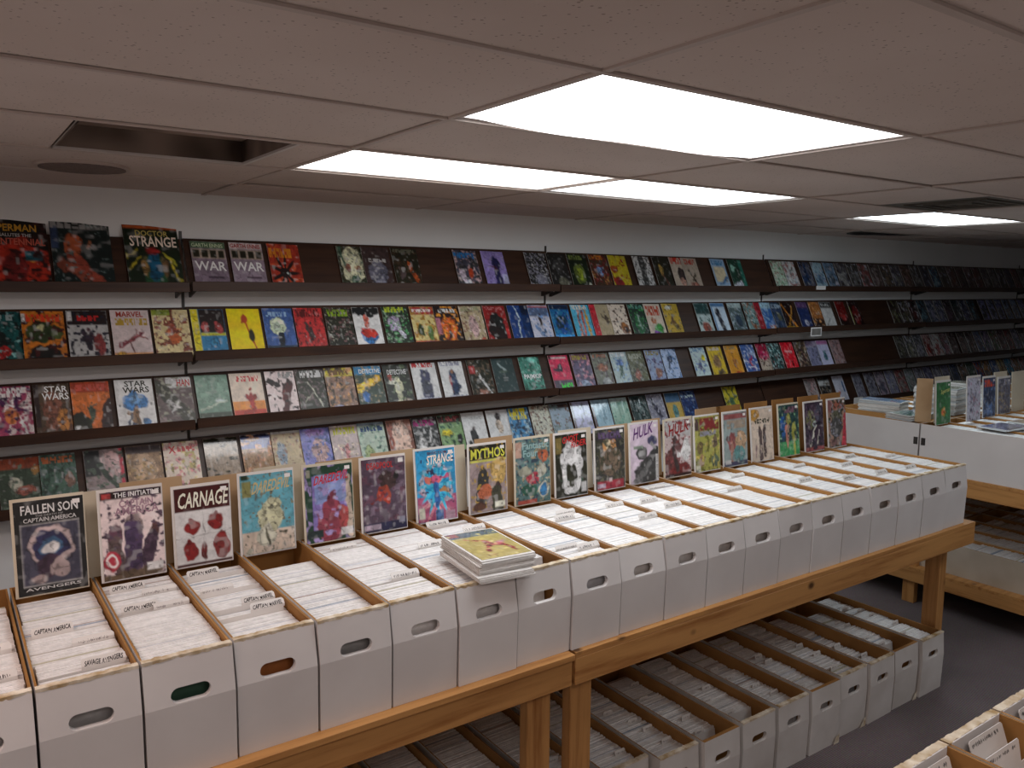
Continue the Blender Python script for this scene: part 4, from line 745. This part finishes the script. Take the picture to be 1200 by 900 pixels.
STAND=[ # short name used by the box, the standing comic and its contents; width, height, x offset, yaw, lean
 ('black-bordered comic with a pale ring',.176,.268,.000,.02,.07),
 ('white comic with a purple group and black top bar',.172,.265,.004,.02,.06),
 ('white comic with four dark red busts',.170,.248,-.004,.015,.06),
 ('sky-blue comic with a cream kneeling shape',.176,.262,-.014,.015,.06),
 ('dark green comic with a purple and red haze',.174,.262,-.012,.02,.07),
 ('dark violet comic with a red smudge',.172,.262,-.016,.02,.07),
 ('bright blue and pink comic with a grey ring',.168,.268,-.010,.02,.10),
 ('olive comic with a black and yellow masthead',.172,.262,.004,.01,.06),
 ('teal comic with a crowded red and blue scene',.174,.264,.006,.01,.05),
 ('black comic with a white flame shape',.170,.262,-.002,.01,.07),
 ('dark comic with a golden glow and red base',.170,.262,.002,.01,.07),
 ('white comic with purple arched lettering',.174,.266,-.006,.0,.07),
 ('pale comic with a dark red slanted masthead',.174,.262,-.004,.0,.07),
 ('mustard comic with a brick-red masthead',.174,.262,-.012,.0,.09),
 ('pale teal comic with a dull red figure',.174,.262,-.022,.0,.09),
 ('cream comic with two dark standing figures',.170,.264,-.022,.0,.11),
 ('dark teal comic with a green base',.168,.266,-.016,.0,.11),
 ('dark comic with pale diagonal blades',.166,.262,-.010,.0,.11),
 ('salmon comic with a dark crowd and red corner',.166,.262,-.014,.0,.11),
]
ART=[ # bg, ops, titles (text,x,y,w,h,colour,slant,arc)
 ('222','r .08 .26 .92 .9 445;e .5 .5 .36 .24 445;e .5 .5 .33 .22 baa;e .5 .5 .27 .18 335;e .5 .5 .17 .11 468;e .45 .72 .2 .14 434;e .62 .74 .16 .12 a99;e .3 .85 .14 .06 a99;e .5 .52 .13 .08 ddd;r .08 .25 .92 .26 bbb;r .08 .9 .92 .91 bbb;r .08 .25 .09 .91 bbb;r .91 .25 .92 .91 bbb',
  [('FALLEN SON',.1,.045,.82,.1,'ddd'),('THE DEATH OF',.3,.155,.4,.022,'999'),('CAPTAIN AMERICA',.13,.185,.76,.045,'ccc'),('AVENGERS',.1,.925,.8,.032,'ccc')]),
 ('edd','r .0 .0 1 .09 211;e .52 .4 .14 .14 988;l .5 .5 .5 .8 .3 546;e .2 .5 .12 .16 645;e .85 .5 .09 .12 644;l .8 .6 .7 .85 .2 434;l .2 .6 .3 .9 .2 655;n 545 .64 9;e .15 .77 .15 .12 a34;e .15 .77 .11 .09 edd;e .15 .77 .07 .06 a34;e .5 .97 .6 .08 654;r .7 .86 .97 .95 ddd;r .03 .02 .17 .075 b44',
  [('THE INITIATIVE',.22,.02,.74,.055,'eee'),('CAPTAIN',.3,.11,.55,.08,'a89'),('AMERICA',.22,.19,.72,.09,'a89')]),
 ('ddd','r 0 0 1 .3 411;e .28 .5 .17 .11 822;e .28 .41 .06 .05 711;e .74 .48 .16 .11 822;e .74 .39 .05 .05 711;e .25 .82 .14 .12 822;e .24 .7 .05 .05 711;e .5 .82 .07 .13 722;e .82 .78 .17 .17 833;e .82 .64 .06 .05 822;l 0 .62 1 .62 .008 aaa;l .5 .3 .5 1 .008 aaa;r 0 .97 1 1 411',
  [('CARNAGE',.05,.06,.9,.2,'eed',.04)]),
 ('6ab','r 0 .72 1 1 dcb;e .55 .55 .25 .22 cca;e .6 .42 .2 .12 cca;n 776 .68 11;e .45 .78 .2 .14 ccb;l .45 .7 .5 .9 .05 554;l .7 .75 .85 .8 .04 443;r .02 .0 .14 .06 232;r .03 .08 .2 .28 885;e .1 .95 .08 .04 bba',
  [('DAREDEVIL',.2,.1,.72,.15,'cb8',.08,.04)]),
 ('243','r .15 .13 .9 .92 87b;r .2 .12 .9 .5 89c;e .55 .75 .34 .28 945;e .55 .45 .1 .14 734;n a9c .66 6;e .8 .7 .14 .16 b55;l .9 .2 .93 .95 .1 cba;r 0 .84 .35 .94 233;r .72 .85 .98 .95 ddd;r .04 .04 .12 .14 998',
  [('DAREDEVIL',.18,.13,.72,.12,'c34',.06,.05)]),
 ('545','n 767 .58 6;e .6 .3 .22 .14 433;e .5 .5 .2 .14 943;l .4 .45 .6 .6 .12 b43;l .2 .6 .5 .5 .06 833;n 645 .66 7;r 0 .88 1 1 224;r .03 .9 .4 .97 bab;r .85 .02 .96 .08 ddd;e .8 .25 .08 .06 222;r .82 .84 .96 .92 99a',
  [('DEADPOOL',.12,.05,.6,.09,'b33')]),
 ('39c','b .5 .5 5bd 14;r 0 .65 1 1 a57;b .5 .7 d89 11;e .52 .5 .42 .3 bbc;e .52 .5 .36 .255 29c;b .52 .5 4bd 12;e .5 .42 .16 .06 c65;l .35 .42 .8 .38 .06 b57;l .5 .5 .5 .75 .14 36a;l .6 .6 .8 .58 .07 b85;e .3 .42 .1 .06 d76;n 335 .78 9;r .03 .8 .18 .95 ccb;r .45 .85 .65 1 57a;r .7 .88 .95 1 b9a',
  [('DOCTOR',.3,.03,.5,.035,'633'),('STRANGE',.27,.08,.68,.13,'fed',.03,.02)]),
 ('988','r 0 0 1 .22 221;r .02 .22 1 .25 cc5;e .35 .42 .1 .1 654;l .35 .5 .3 .85 .3 333;e .78 .4 .22 .2 ca6;n b94 .72 9;e .4 .7 .2 .13 b64;e .75 .65 .12 .1 433;l .7 .75 .75 .95 .3 443;e .25 .92 .2 .08 532;r .66 .87 .94 .96 ddc',
  [('MYTHOS',.04,.05,.92,.15,'dd5')]),
 ('577','e .8 .28 .15 .11 b64;e .5 .62 .2 .1 a34;n 345 .6 9;n a97 .68 9;e .25 .5 .2 .1 998;e .75 .5 .16 .12 aa9;e .4 .8 .25 .1 254;e .82 .82 .16 .13 ccb;e .82 .82 .12 .1 37a;r .05 .94 .6 1 a43;r .0 .04 .17 .28 b98',
  [('Fantastic',.2,.05,.76,.11,'9bb'),('Four',.22,.17,.42,.11,'9bb')]),
 ('221','e .5 .45 .36 .35 ddd;e .5 .75 .3 .25 ddd;n 221 .76 10;e .5 .62 .19 .18 221;l .5 .2 .5 .4 .2 ddd;l .3 .25 .3 .5 .1 ddd;r .42 .7 .58 .85 332;r .02 .05 .2 .3 874;r .8 .8 .97 .96 ccc;n 465 .8 8',
  [('GHOST',.22,.04,.5,.11,'c33',.03,.03),('RIDER',.5,.13,.48,.1,'c33',.03,.03)]),
 ('333','e .48 .25 .24 .22 b85;e .48 .3 .1 .14 dca;r .1 .05 .9 .18 435;n 665 .62 8;e .45 .6 .12 .14 334;l .2 .5 .8 .4 .04 776;e .5 .55 .4 .25 765;n 443 .58 9;r .05 .86 .95 1 a34;r .05 .9 .33 .97 bab;r .45 .82 .55 .88 dcc;t .12 .05 .88 .15 657',
  []),
 ('dcd','e .4 .5 .2 .14 444;e .38 .52 .1 .08 999;l .55 .75 .95 .55 .3 333;e .6 .85 .5 .22 444;l .3 .9 .7 .7 .12 777;e .8 .32 .2 .1 446;l .75 .38 .9 .45 .06 999;r .12 .37 .45 .42 898;r .9 .55 1 1 ccc;e .2 .95 .15 .05 777',
  [('HULK',.1,.07,.7,.2,'637',.06,.10)]),
 ('cbb','r 0 .0 1 .3 bbb;l .1 .25 .95 .1 .0 822;e .4 .4 .12 .14 544;l .45 .45 .75 .6 .18 644;e .25 .75 .3 .28 633;n 844 .62 8;e .8 .55 .2 .2 ddd;e .6 .9 .4 .14 722;l .3 .5 .5 .9 .12 433;r .0 .95 1 1 322;e .55 .62 .1 .06 eee',
  [('HULK',.14,.08,.78,.2,'922',.05,.08)]),
 ('aa5','r .18 .03 .98 .26 833;r .0 .03 .16 .25 544;r .2 .27 .85 .36 99a;n 773 .58 7;e .2 .55 .14 .12 764;e .8 .5 .14 .12 765;e .25 .8 .1 .14 975;e .8 .85 .16 .14 565;n cb6 .68 6;r .02 .88 .2 1 ccb',
  []),
 ('9aa','r .02 .02 1 .12 955;r .15 .14 .95 .3 a98;e .35 .55 .2 .18 955;l .35 .6 .35 .9 .14 b87;e .75 .55 .25 .2 ca8;e .65 .8 .25 .2 699;r .0 .92 1 1 446;n 788 .7 6;r .05 .88 .3 .96 ccc;e .2 .48 .12 .07 544',
  []),
 ('dcb','e .15 .1 .25 .12 c94;l .4 .42 .42 .95 .16 655;l .58 .42 .6 .9 .14 544;e .4 .36 .06 .05 543;e .6 .36 .06 .05 432;l .2 .7 .18 .92 .05 b99;n cba .7 7;t .15 .2 .85 .28 443',
  []),
 ('355','r .2 .04 .95 .16 756;e .2 .4 .15 .3 36a;e .45 .45 .12 .25 b98;e .5 .3 .1 .14 aa5;e .75 .55 .14 .25 aa5;n 244 .58 7;r 0 .72 1 1 4a6;n 8b8 .72 7;l .7 .55 .75 .95 .1 bb5;l .35 .45 .4 .8 .1 c87',
  []),
 ('434','e .3 .35 .25 .2 775;e .75 .25 .2 .2 556;l .25 .9 .6 .45 .07 ccb;l .6 .95 .75 .6 .07 ccb;e .5 .45 .14 .06 bcc;n 656 .62 7;r 0 .92 1 1 a55;n 223 .66 6',
  []),
 ('a87','r 0 .05 1 .22 a65;r .2 .23 .8 .42 665;n 443 .52 8;e .45 .6 .35 .25 555;n 99a .7 7;l .85 .95 1 .4 .24 c45;e .3 .9 .2 .08 866;r 0 .0 .2 .25 966',
  []),
]
CARDS=[(0,.30,.01,'CAPTAIN AMERICA','ink'),(0,.20,.085,None,'pencil'),(0,.055,.085,'SAVAGE AVENGERS','ink'),(-1,.09,.08,None,'ink'),(-1,.25,.08,None,'ink'),
 (1,.50,.01,'CAPTAIN AMERICA','ink'),(1,.44,.08,None,'pencil'),(1,.33,.01,'CAPTAIN AMERICA','ink'),(1,.32,.085,None,'pencil'),(2,.50,.01,'CAPTAIN MARVEL','ink'),(2,.36,.01,None,'pencil'),(2,.22,.08,'CAPTAIN MARVEL','ink'),(2,.16,.085,'CAPTAIN MARVEL','ink'),
 (4,.50,.04,None,'pencil'),(4,.16,.085,None,'ink'),(5,.36,.08,None,'ink'),(6,.545,.01,None,'ink'),(6,.43,.09,None,'ink'),(7,.10,.03,None,'pencil'),(7,.06,.09,None,'ink'),(8,.36,.03,None,'ink'),(8,.42,.08,None,'pencil'),
 (9,.38,.09,None,'ink'),(9,.20,.09,None,'ink'),(10,.36,.05,None,'ink'),(10,.26,.08,None,'ink'),(11,.50,.03,None,'pencil'),(12,.30,.08,None,'pencil'),(13,.45,.08,None,'pencil'),(14,.22,.05,None,'ink'),(15,.42,.08,None,'pencil'),(15,.14,.05,None,'ink'),(16,.30,.08,None,'ink'),(16,.12,.07,None,'ink'),(17,.40,.06,None,'ink'),(17,.10,.08,None,'ink'),(18,.30,.05,None,'pencil')]
XB,PIT=.117,.2034
FILL={2:(.024,.575,.010),3:(.018,.50,.016),6:(.10,.58,.005)}
HOLE={0:'aaa',1:'354',2:'a63',3:'999'}
for i in range(-2,19):
    x=XB+i*PIT+.003; rs=random.Random(50+i)
    if i>=0: nm=STAND[i][0]
    o=inst('long_box',BOXM[i%3],(x,1.856+rs.uniform(-.003,.003),TZ+.0005))
    lab=('white long box under the %s'%nm) if i>=0 else ['white long box at the table end','white long box next to the table end box'][i+2]
    tag(o,lab,'box','white long boxes in a row on the pine tables')
    inst('worn_rim',RIMS[(i+6)%6],parent=o)
    yb=o.location.y; y0,y1,dz=FILL.get(i,(.018,.575,.0))
    me=packed(BW,y0,y1,TZ+.006,TZ+BH-.012-dz+rs.uniform(-.003,.002),.10,i,cool=.5,front=HOLE.get(i),gaps=[c[1]+.03+1.856-yb for c in CARDS if c[0]==i])
    p=inst('packed_comics',me,(x,yb,0)); tag(p,('white packed comic edges filling the box under the %s'%nm) if i>=0 else 'white packed comic edges in the boxes at the table end','comics','packed comics in the boxes on the pine tables',kind='stuff')
    if i==3: pass
# standing comics
for i,(nm,W,H,dx,yaw,lean) in enumerate(STAND):
    x=XB+i*PIT+.012+dx
    t=empty('comic_book',(x,2.468,TZ+BH-.006)); t.rotation_euler=(-lean,0,-yaw)
    tag(t,nm+' standing in a white long box','comic','bagged comics standing in the long boxes')
    MB().box(0,0,0,W,.003,H).obj('backing_board',[M['board_white' if i%4 else 'board_cream']],t)
    cw,ch=W-.010,H-.012; bg,ops,tx=ART[i]
    n=(64,94) if i<9 else (48,70)
    c=inst('cover',cover_mesh('cover',cw,ch,.0015,paint(bg,ops,*n,500+i,.75),M['bagged'] if False else M['print']),(.007,-.0018,.004),parent=t)
    if tx: title_obj(c,'title',[(s,x_,y_,w_,h_,hx(cc),*(r_ or [0])) for s,x_,y_,w_,h_,cc,*r_ in tx],cw,ch)
    MB().box(cw-.026,-.0008,ch-.02,cw-.008,-.0004,ch-.008).obj('price_sticker',[M['sticker']],c)
# plain boards leaning behind some standing comics
for i in range(len(STAND)):
    dz=[-.020,-.004,-.022,-.012,-.018,-.010][i%6] if i<13 else .006
    o=MB().box(0,0,0,.172,.003,.262).obj('backing_board',[M['board_tan' if i%3 else 'board_cream'] if i<14 else M['kraft']]); o.location=(XB+i*PIT+.012+STAND[i][3]+(.07 if i<14 else .02),2.516,TZ+BH+.001+max(dz,0)); o.rotation_euler=(-.10,0,0); o.scale=(1,1,1+dz*3)
    tag(o,'plain board leaning behind the %s'%STAND[i][0],'board','plain boards behind the standing comics')
# divider cards with handwriting
for (i,y,tx,text,ink) in CARDS:
    lab='%s-lettered index card before the %s'%('dark' if ink=='ink' else 'faint',STAND[i][0]) if i>=0 else 'handwritten index card in the box beside the black-bordered comic'
    index_card((XB+i*PIT+.013,1.856+y+.03,TZ+BH-.013),-.10,0,lab,text,ink,tx=tx,grp='index cards in the boxes on the pine tables',hgt=.021 if ink=='ink' else .016,body=.05)

# stack of bagged comics resting across two boxes
rs=random.Random(77); z=TZ+BH+.0035
for k in range(13):
    th=.0045; t=empty('comic_book',(1.315+rs.uniform(-.004,.004)-(0.012 if k<4 else 0),1.985+rs.uniform(-.004,.004)-(.018 if k<4 else 0),z)); t.rotation_euler=(0,0,-.10+rs.uniform(-.02,.02))
    W,H=.178,.268
    top=k==12
    tag(t,'bagged comic with a yellow cover and pink shape topping the stack on the boxes' if top else 'bagged white comic in the loose stack lying across two boxes','comic','loose stack of bagged comics lying on the boxes')
    g=rs.uniform(.62,.8); MB().box(-W/2,-H/2,0,W/2,H/2,th-.0006,0,(g,g*.98,g*.95)).obj('bagged_board',[M['paper']],t,colors=True)
    if top:
        im=paint('cb7','r 0 0 1 .2 678;r 0 0 .22 .14 a66;l .2 .25 .5 .45 .05 b66;l .5 .45 .75 .6 .12 b66;l .45 .6 .8 .5 .08 c77;l .75 .6 .85 .85 .07 b55;l .5 .5 .35 .75 .07 a55;n ed9 .7 6;e .3 .9 .14 .03 a76',36,52,900)
        me=cover_mesh('cover',W-.012,H-.014,.0012,im,M['bagged'])
        c=inst('cover',me,(-W/2+.006,-H/2+.007,th+.0008),(-math.pi/2,0,0),t)
    z+=th
# ------------------------------------------------------------------ boxes on the carpet under the tables
FB=[3.758,3.538,3.326,3.112,2.89,2.672,2.45,2.228,2.012,1.80,1.578,1.36,1.14,.92,.70]
names=['end box beside the aisle','second box from the aisle','third box from the aisle','fourth box from the aisle','fifth box from the aisle','sixth box from the aisle','seventh box from the aisle','eighth box from the aisle','ninth box from the aisle','box just right of the joined table legs','box behind the joined table legs','box just left of the joined table legs','second box left of the joined table legs','third box left of the joined table legs','fourth box left of the joined table legs']
for k,x in enumerate(FB):
    rs=random.Random(300+k); rz=rs.uniform(-.012,.012) if k not in (9,10,11) else 0
    y=1.90+rs.uniform(-.012,.012) if k<9 else 1.955+rs.uniform(0,.01)
    o=inst('long_box',BOXO[0],(x,y,.0005),(0,0,rz)); tag(o,'worn white carton on the carpet, %s'%names[k],'box','worn cartons on the carpet under the tables')
    if k%3!=1: inst('worn_rim',rim_mesh(BW,.002,.015,BH,400+k,amp=.001),parent=o)
    # scuffed tape and torn bottom corners
    if k in (1,3,4,6): 
        mb=MB(); rr=random.Random(k)
        for j in range(9):
            a=rr.uniform(0,.04); h=rr.uniform(.01,.05); mb.add([(BW-.002-a,-.0075,.001),(BW+.001,-.0075,.001),(BW+.001,-.0085,h),(BW-.002-a*.6,-.0085,h*.8)],[(0,1,2,3)])
        mb.obj('torn_corner',[M['torn']],o)
    dz=rs.choice((.03,.04,.05)); y1=.6 if k not in (1,) else .5
    ys=[.06+(y1-.14)*(j+rs.random()*.8)/5 for j in range(5 if k<10 else 2)]
    me=packed(BW,.03+(.06 if k in (1,6,7) else 0),y1,.008,BH-dz,.13,320+k,cool=.5,step=.0075,jit=.005,xj=.004,gaps=[v+.03 for v in ys])
    p=bpy.data.objects.new('packed_comics',me); p.location=(x,y,0); p.rotation_euler=(0,0,rz); link(p)
    tag(p,'packed grey-white comics in the %s on the carpet'%names[k],'comics','packed comics in the cartons on the carpet',kind='stuff')
    for yy in ys:
        c,s_=math.cos(rz),math.sin(rz); lx,ly=.014,yy+.03
        index_card((x+lx*c-ly*s_,y+lx*s_+ly*c,BH-dz-.004),-.13,rz,'tabbed divider card in the %s on the carpet'%names[k],None,'pencil',tab=.05,tx=rs.choice((.02,.06,.1,.115)),grp='divider cards in the cartons on the carpet',hgt=.022,body=.05,B=.3,bz=.014)

# ------------------------------------------------------------------ far table: upper and lower boxes
ord_=['first','second','third','fourth','fifth','sixth','seventh','eighth','ninth','tenth','eleventh','twelfth','thirteenth']
SIDE=box_mesh(BW,.70,BH,[M['card_white'],M['kraft']],fold=.002,seed=3,flat=True)
for row,(y0,nmr) in enumerate(((1.862,'near'),(2.578,'rear'))):
    for k in range(13):
        rs=random.Random(600+k+row*20); x=4.872+k*.2065
        z=TZ+.0105
        o=inst('long_box',SIDE,(x,y0+rs.uniform(-.004,.004),z)); tag(o,'white long box, %s in the %s row of the far table'%(ord_[k],nmr),'box','white long boxes on the far table')
        if k==0:
            ya=.667 if row==0 else .004
            MB().box(-.0015,ya,.155,.0005,ya+.026,.2).obj('hand_clip',[M['metal_dark']],o)
        a,b2=(.02,.60); dz=.012 if row==0 else rs.choice((.012,.03,.05))
        me=packed(BW,a,b2,z+.006,z+BH-dz,.10,640+k+row*20,cool=.5,step=.008)
        p=inst('packed_comics',me,(x,y0,0)); tag(p,'packed white comics in the %s %s-row box of the far table'%(ord_[k],nmr),'comics','packed comics in the far table boxes',kind='stuff')
LOWB=box_mesh(BW,.68,.185,[M['card_tan'],M['kraft_dark']],hole=False,fold=.001,seed=4,flat=True)
for row,(y0,nmr) in enumerate(((1.90,'near'),(2.585,'rear'))):
    for k in range(6):
        x=4.935+k*.215; z=.2365
        o=inst('low_carton',LOWB,(x,y0,z)); tag(o,'low cream carton, %s in the %s row on the far table lower shelf'%(ord_[k],nmr),'box','low cartons on the lower shelf of the far table')
        me=packed(BW,.02,.58,z+.006,z+.172,.12,700+k+row*10,cool=.5,step=.009,jit=.005)
        p=inst('packed_comics',me,(x,y0,0)); tag(p,'packed comics in the %s %s-row low carton'%(ord_[k],nmr),'comics','packed comics in the low cartons',kind='stuff')
# comics standing and lying on the far table
zt=TZ+.0105+BH
def stand_far(x,y,W,H,label,bg,ops,tx=(),lean=.06,yaw=0,board='board_white',margin=.006,dz=.0):
    t=empty('comic_book',(x,y,zt-.006+dz)); t.rotation_euler=(-lean,0,yaw); tag(t,label,'comic','comics standing on the far table')
    MB().box(0,0,0,W,.003,H).obj('backing_board',[M[board]],t)
    if bg:
        cw,ch=W-2*margin,H-2*margin-.004
        c=inst('cover',cover_mesh('cover',cw,ch,.0012,paint(bg,ops,24,34,int(x*1000)),M['print']),(margin,-.0015,margin*.6),parent=t)
        if tx: title_obj(c,'title',list(tx),cw,ch)
        MB().box(cw-.03,-.0008,ch-.024,cw-.012,-.0004,ch-.012).obj('price_sticker',[M['sticker']],c)
    return t
stand_far(4.915,2.50,.178,.27,'green comic with an orange oval standing on the far table','374','e .5 .72 .2 .13 d93;e .5 .74 .16 .08 c54;e .52 .8 .08 .05 db4;n 2a6 .75 6',[('Superman',.3,.18,.62,.14,hx('dd8'),.04,.06)])
o=MB().box(0,0,0,.178,.003,.285).obj('backing_board',[M['board_cream']]); o.location=(4.985,2.545,zt-.006); o.rotation_euler=(-.05,0,0); tag(o,'tall cream board standing behind the green comic','board')
o=MB().box(0,0,0,.09,.003,.27).obj('backing_board',[M['board_tan']]); o.location=(4.905,2.625,zt+.001); o.rotation_euler=(-.02,0,-.9); tag(o,'brown board standing at the box joint beside the green comic','board')
stand_far(5.175,2.445,.178,.285,'white comic with fine grey figures standing on the far table','ccd','f .5 .5 .5 88a 99a;n 778 .62 9;n c9b .74 6;e .5 .5 .12 .1 b9a;e .3 .75 .15 .1 446',dz=.004)
stand_far(5.445,2.475,.172,.268,'deep blue comic with an orange-red heading on the far table','346','n 68b .62 6;e .5 .75 .3 .2 57a;e .5 .5 .25 .2 235;t .12 .06 .9 .24 d53')
stand_far(5.68,2.49,.18,.25,'grey framed comic with a faint rosy scene on the far table','778','r .06 .05 .94 .2 aab;n 667 .56 6;n 986 .66 6;r 0 .9 1 1 667')
for k,(x,y,H) in enumerate(((5.72,2.53,.275),(5.905,2.50,.27),(6.10,2.50,.26),(6.31,2.50,.27))):
    stand_far(x,y,.18,H,['tall cream board behind the grey framed comic','cream board next to the grey framed comic','cream board second from the grey framed comic','cream board third from the grey framed comic'][k],None,'',board='board_cream')
def pile(x,y,n,rz,label,grp,topbg,topops,seed,z0=zt+.003,th=.0048):
    rs=random.Random(seed); z=z0
    for k in range(n):
        t=empty('comic_book',(x+rs.uniform(-.006,.006),y+rs.uniform(-.006,.006),z)); t.rotation_euler=(0,0,rz+rs.uniform(-.06,.06)); W,H=.176,.266
        top=k==n-1
        tag(t,(label[1] if top else label[0]),'comic',grp)
        g=rs.uniform(.45,.78); tint=rs.choice(((1,.97,.92),(.92,.97,1.0),(1,.98,.95)))
        MB().box(-W/2,-H/2,0,W/2,H/2,th-.0005,0,tuple(g*v for v in tint)).obj('bagged_board',[M['paper']],t,colors=True)
        if top: inst('cover',cover_mesh('cover',W-.01,H-.012,.001,paint(topbg,topops,20,28,seed),M['bagged']),(-W/2+.005,-H/2+.006,th+.0008),(-math.pi/2,0,0),t)
        z+=th
pile(5.02,2.71,7,1.45,('pale bagged comic in the low pile by the box joint','green and grey bagged comic topping the low pile by the box joint'),'low pile of comics by the box joint','576','n 9ab .58 5;r 0 .7 1 1 99a',801)
pile(5.16,2.98,12,.2,('bagged comic in the tall pile on the rear row of boxes','blue-grey bagged comic topping the tall pile on the rear boxes'),'tall pile of comics on the rear boxes','79b','n cde .6 5;n b66 .72 5',802,th=.006)
pile(5.42,2.74,20,.1,('comic in the high pile behind the white standing comic','pale comic topping the high pile behind the white standing comic'),'high pile behind the standing comics','bba','n 876 .6 5',803,th=.0085)
pile(5.95,2.80,18,.1,('comic in the high pile behind the cream boards','grey comic topping the high pile behind the cream boards'),'high pile behind the cream boards','aa9','n 766 .6 5',804,th=.0085)
pile(5.13,2.20,2,1.5,('grey comic lying flat in front of the white standing comic','slate comic lying on the near row before the white standing comic'),'comics lying flat on the near row','99b','n 556 .56 5',805)
pile(5.46,2.18,2,1.45,('pale comic lying under the tan one on the near row','tan comic lying flat on the near row of the far table'),'comics lying flat near the tan one','cb9','n a87 .58 5;n 88a .66 5',806)

# ------------------------------------------------------------------ near table: opened boxes
NEARB=box_mesh(BW,.70,BH,[M['card_tan'],M['kraft']],fold=.004,seed=11,flat=True)
for k,x in enumerate((1.078,1.281,1.484,1.687,1.89)):
    rs=random.Random(900+k)
    nm=['first','second','third','fourth','fifth'][k]
    o=inst('long_box',NEARB,(x+BW,.703,TZ+.0005),(0,0,math.pi)); tag(o,'cream-edged long box on the near table, %s from its open end'%nm,'box','opened long boxes on the near table')
    inst('worn_rim',rim_mesh(BW,.0,.016,BH,910+k,amp=.0018),parent=o)
    mb=MB(); mb.box(.006,.0155,BH-.10,BW-.006,.018,BH+.0015); mb.obj('inner_flap',[M['card_white']],o)
    me=packed(BW,.02,.56,TZ+.006,TZ+BH-.05,.0,920+k,cool=.5,step=.006,jit=.006)
    p=inst('packed_comics',me,(x,.02,0)); tag(p,'packed comics in the near-table box %s from its open end'%nm,'comics','packed comics in the near table boxes',kind='stuff')
    for j in range(2):
        index_card((x+.015,.625+.03*j,TZ+BH-.055),-.20-.15*j,0,'%s white divider card in the near-table box %s from its open end'%(('taller','shorter')[1-j],nm),None,'ink',tab=.13,tx=.01+.02*j,grp='divider cards in the near table boxes',hgt=.045+.01*j,body=.08,B=0)
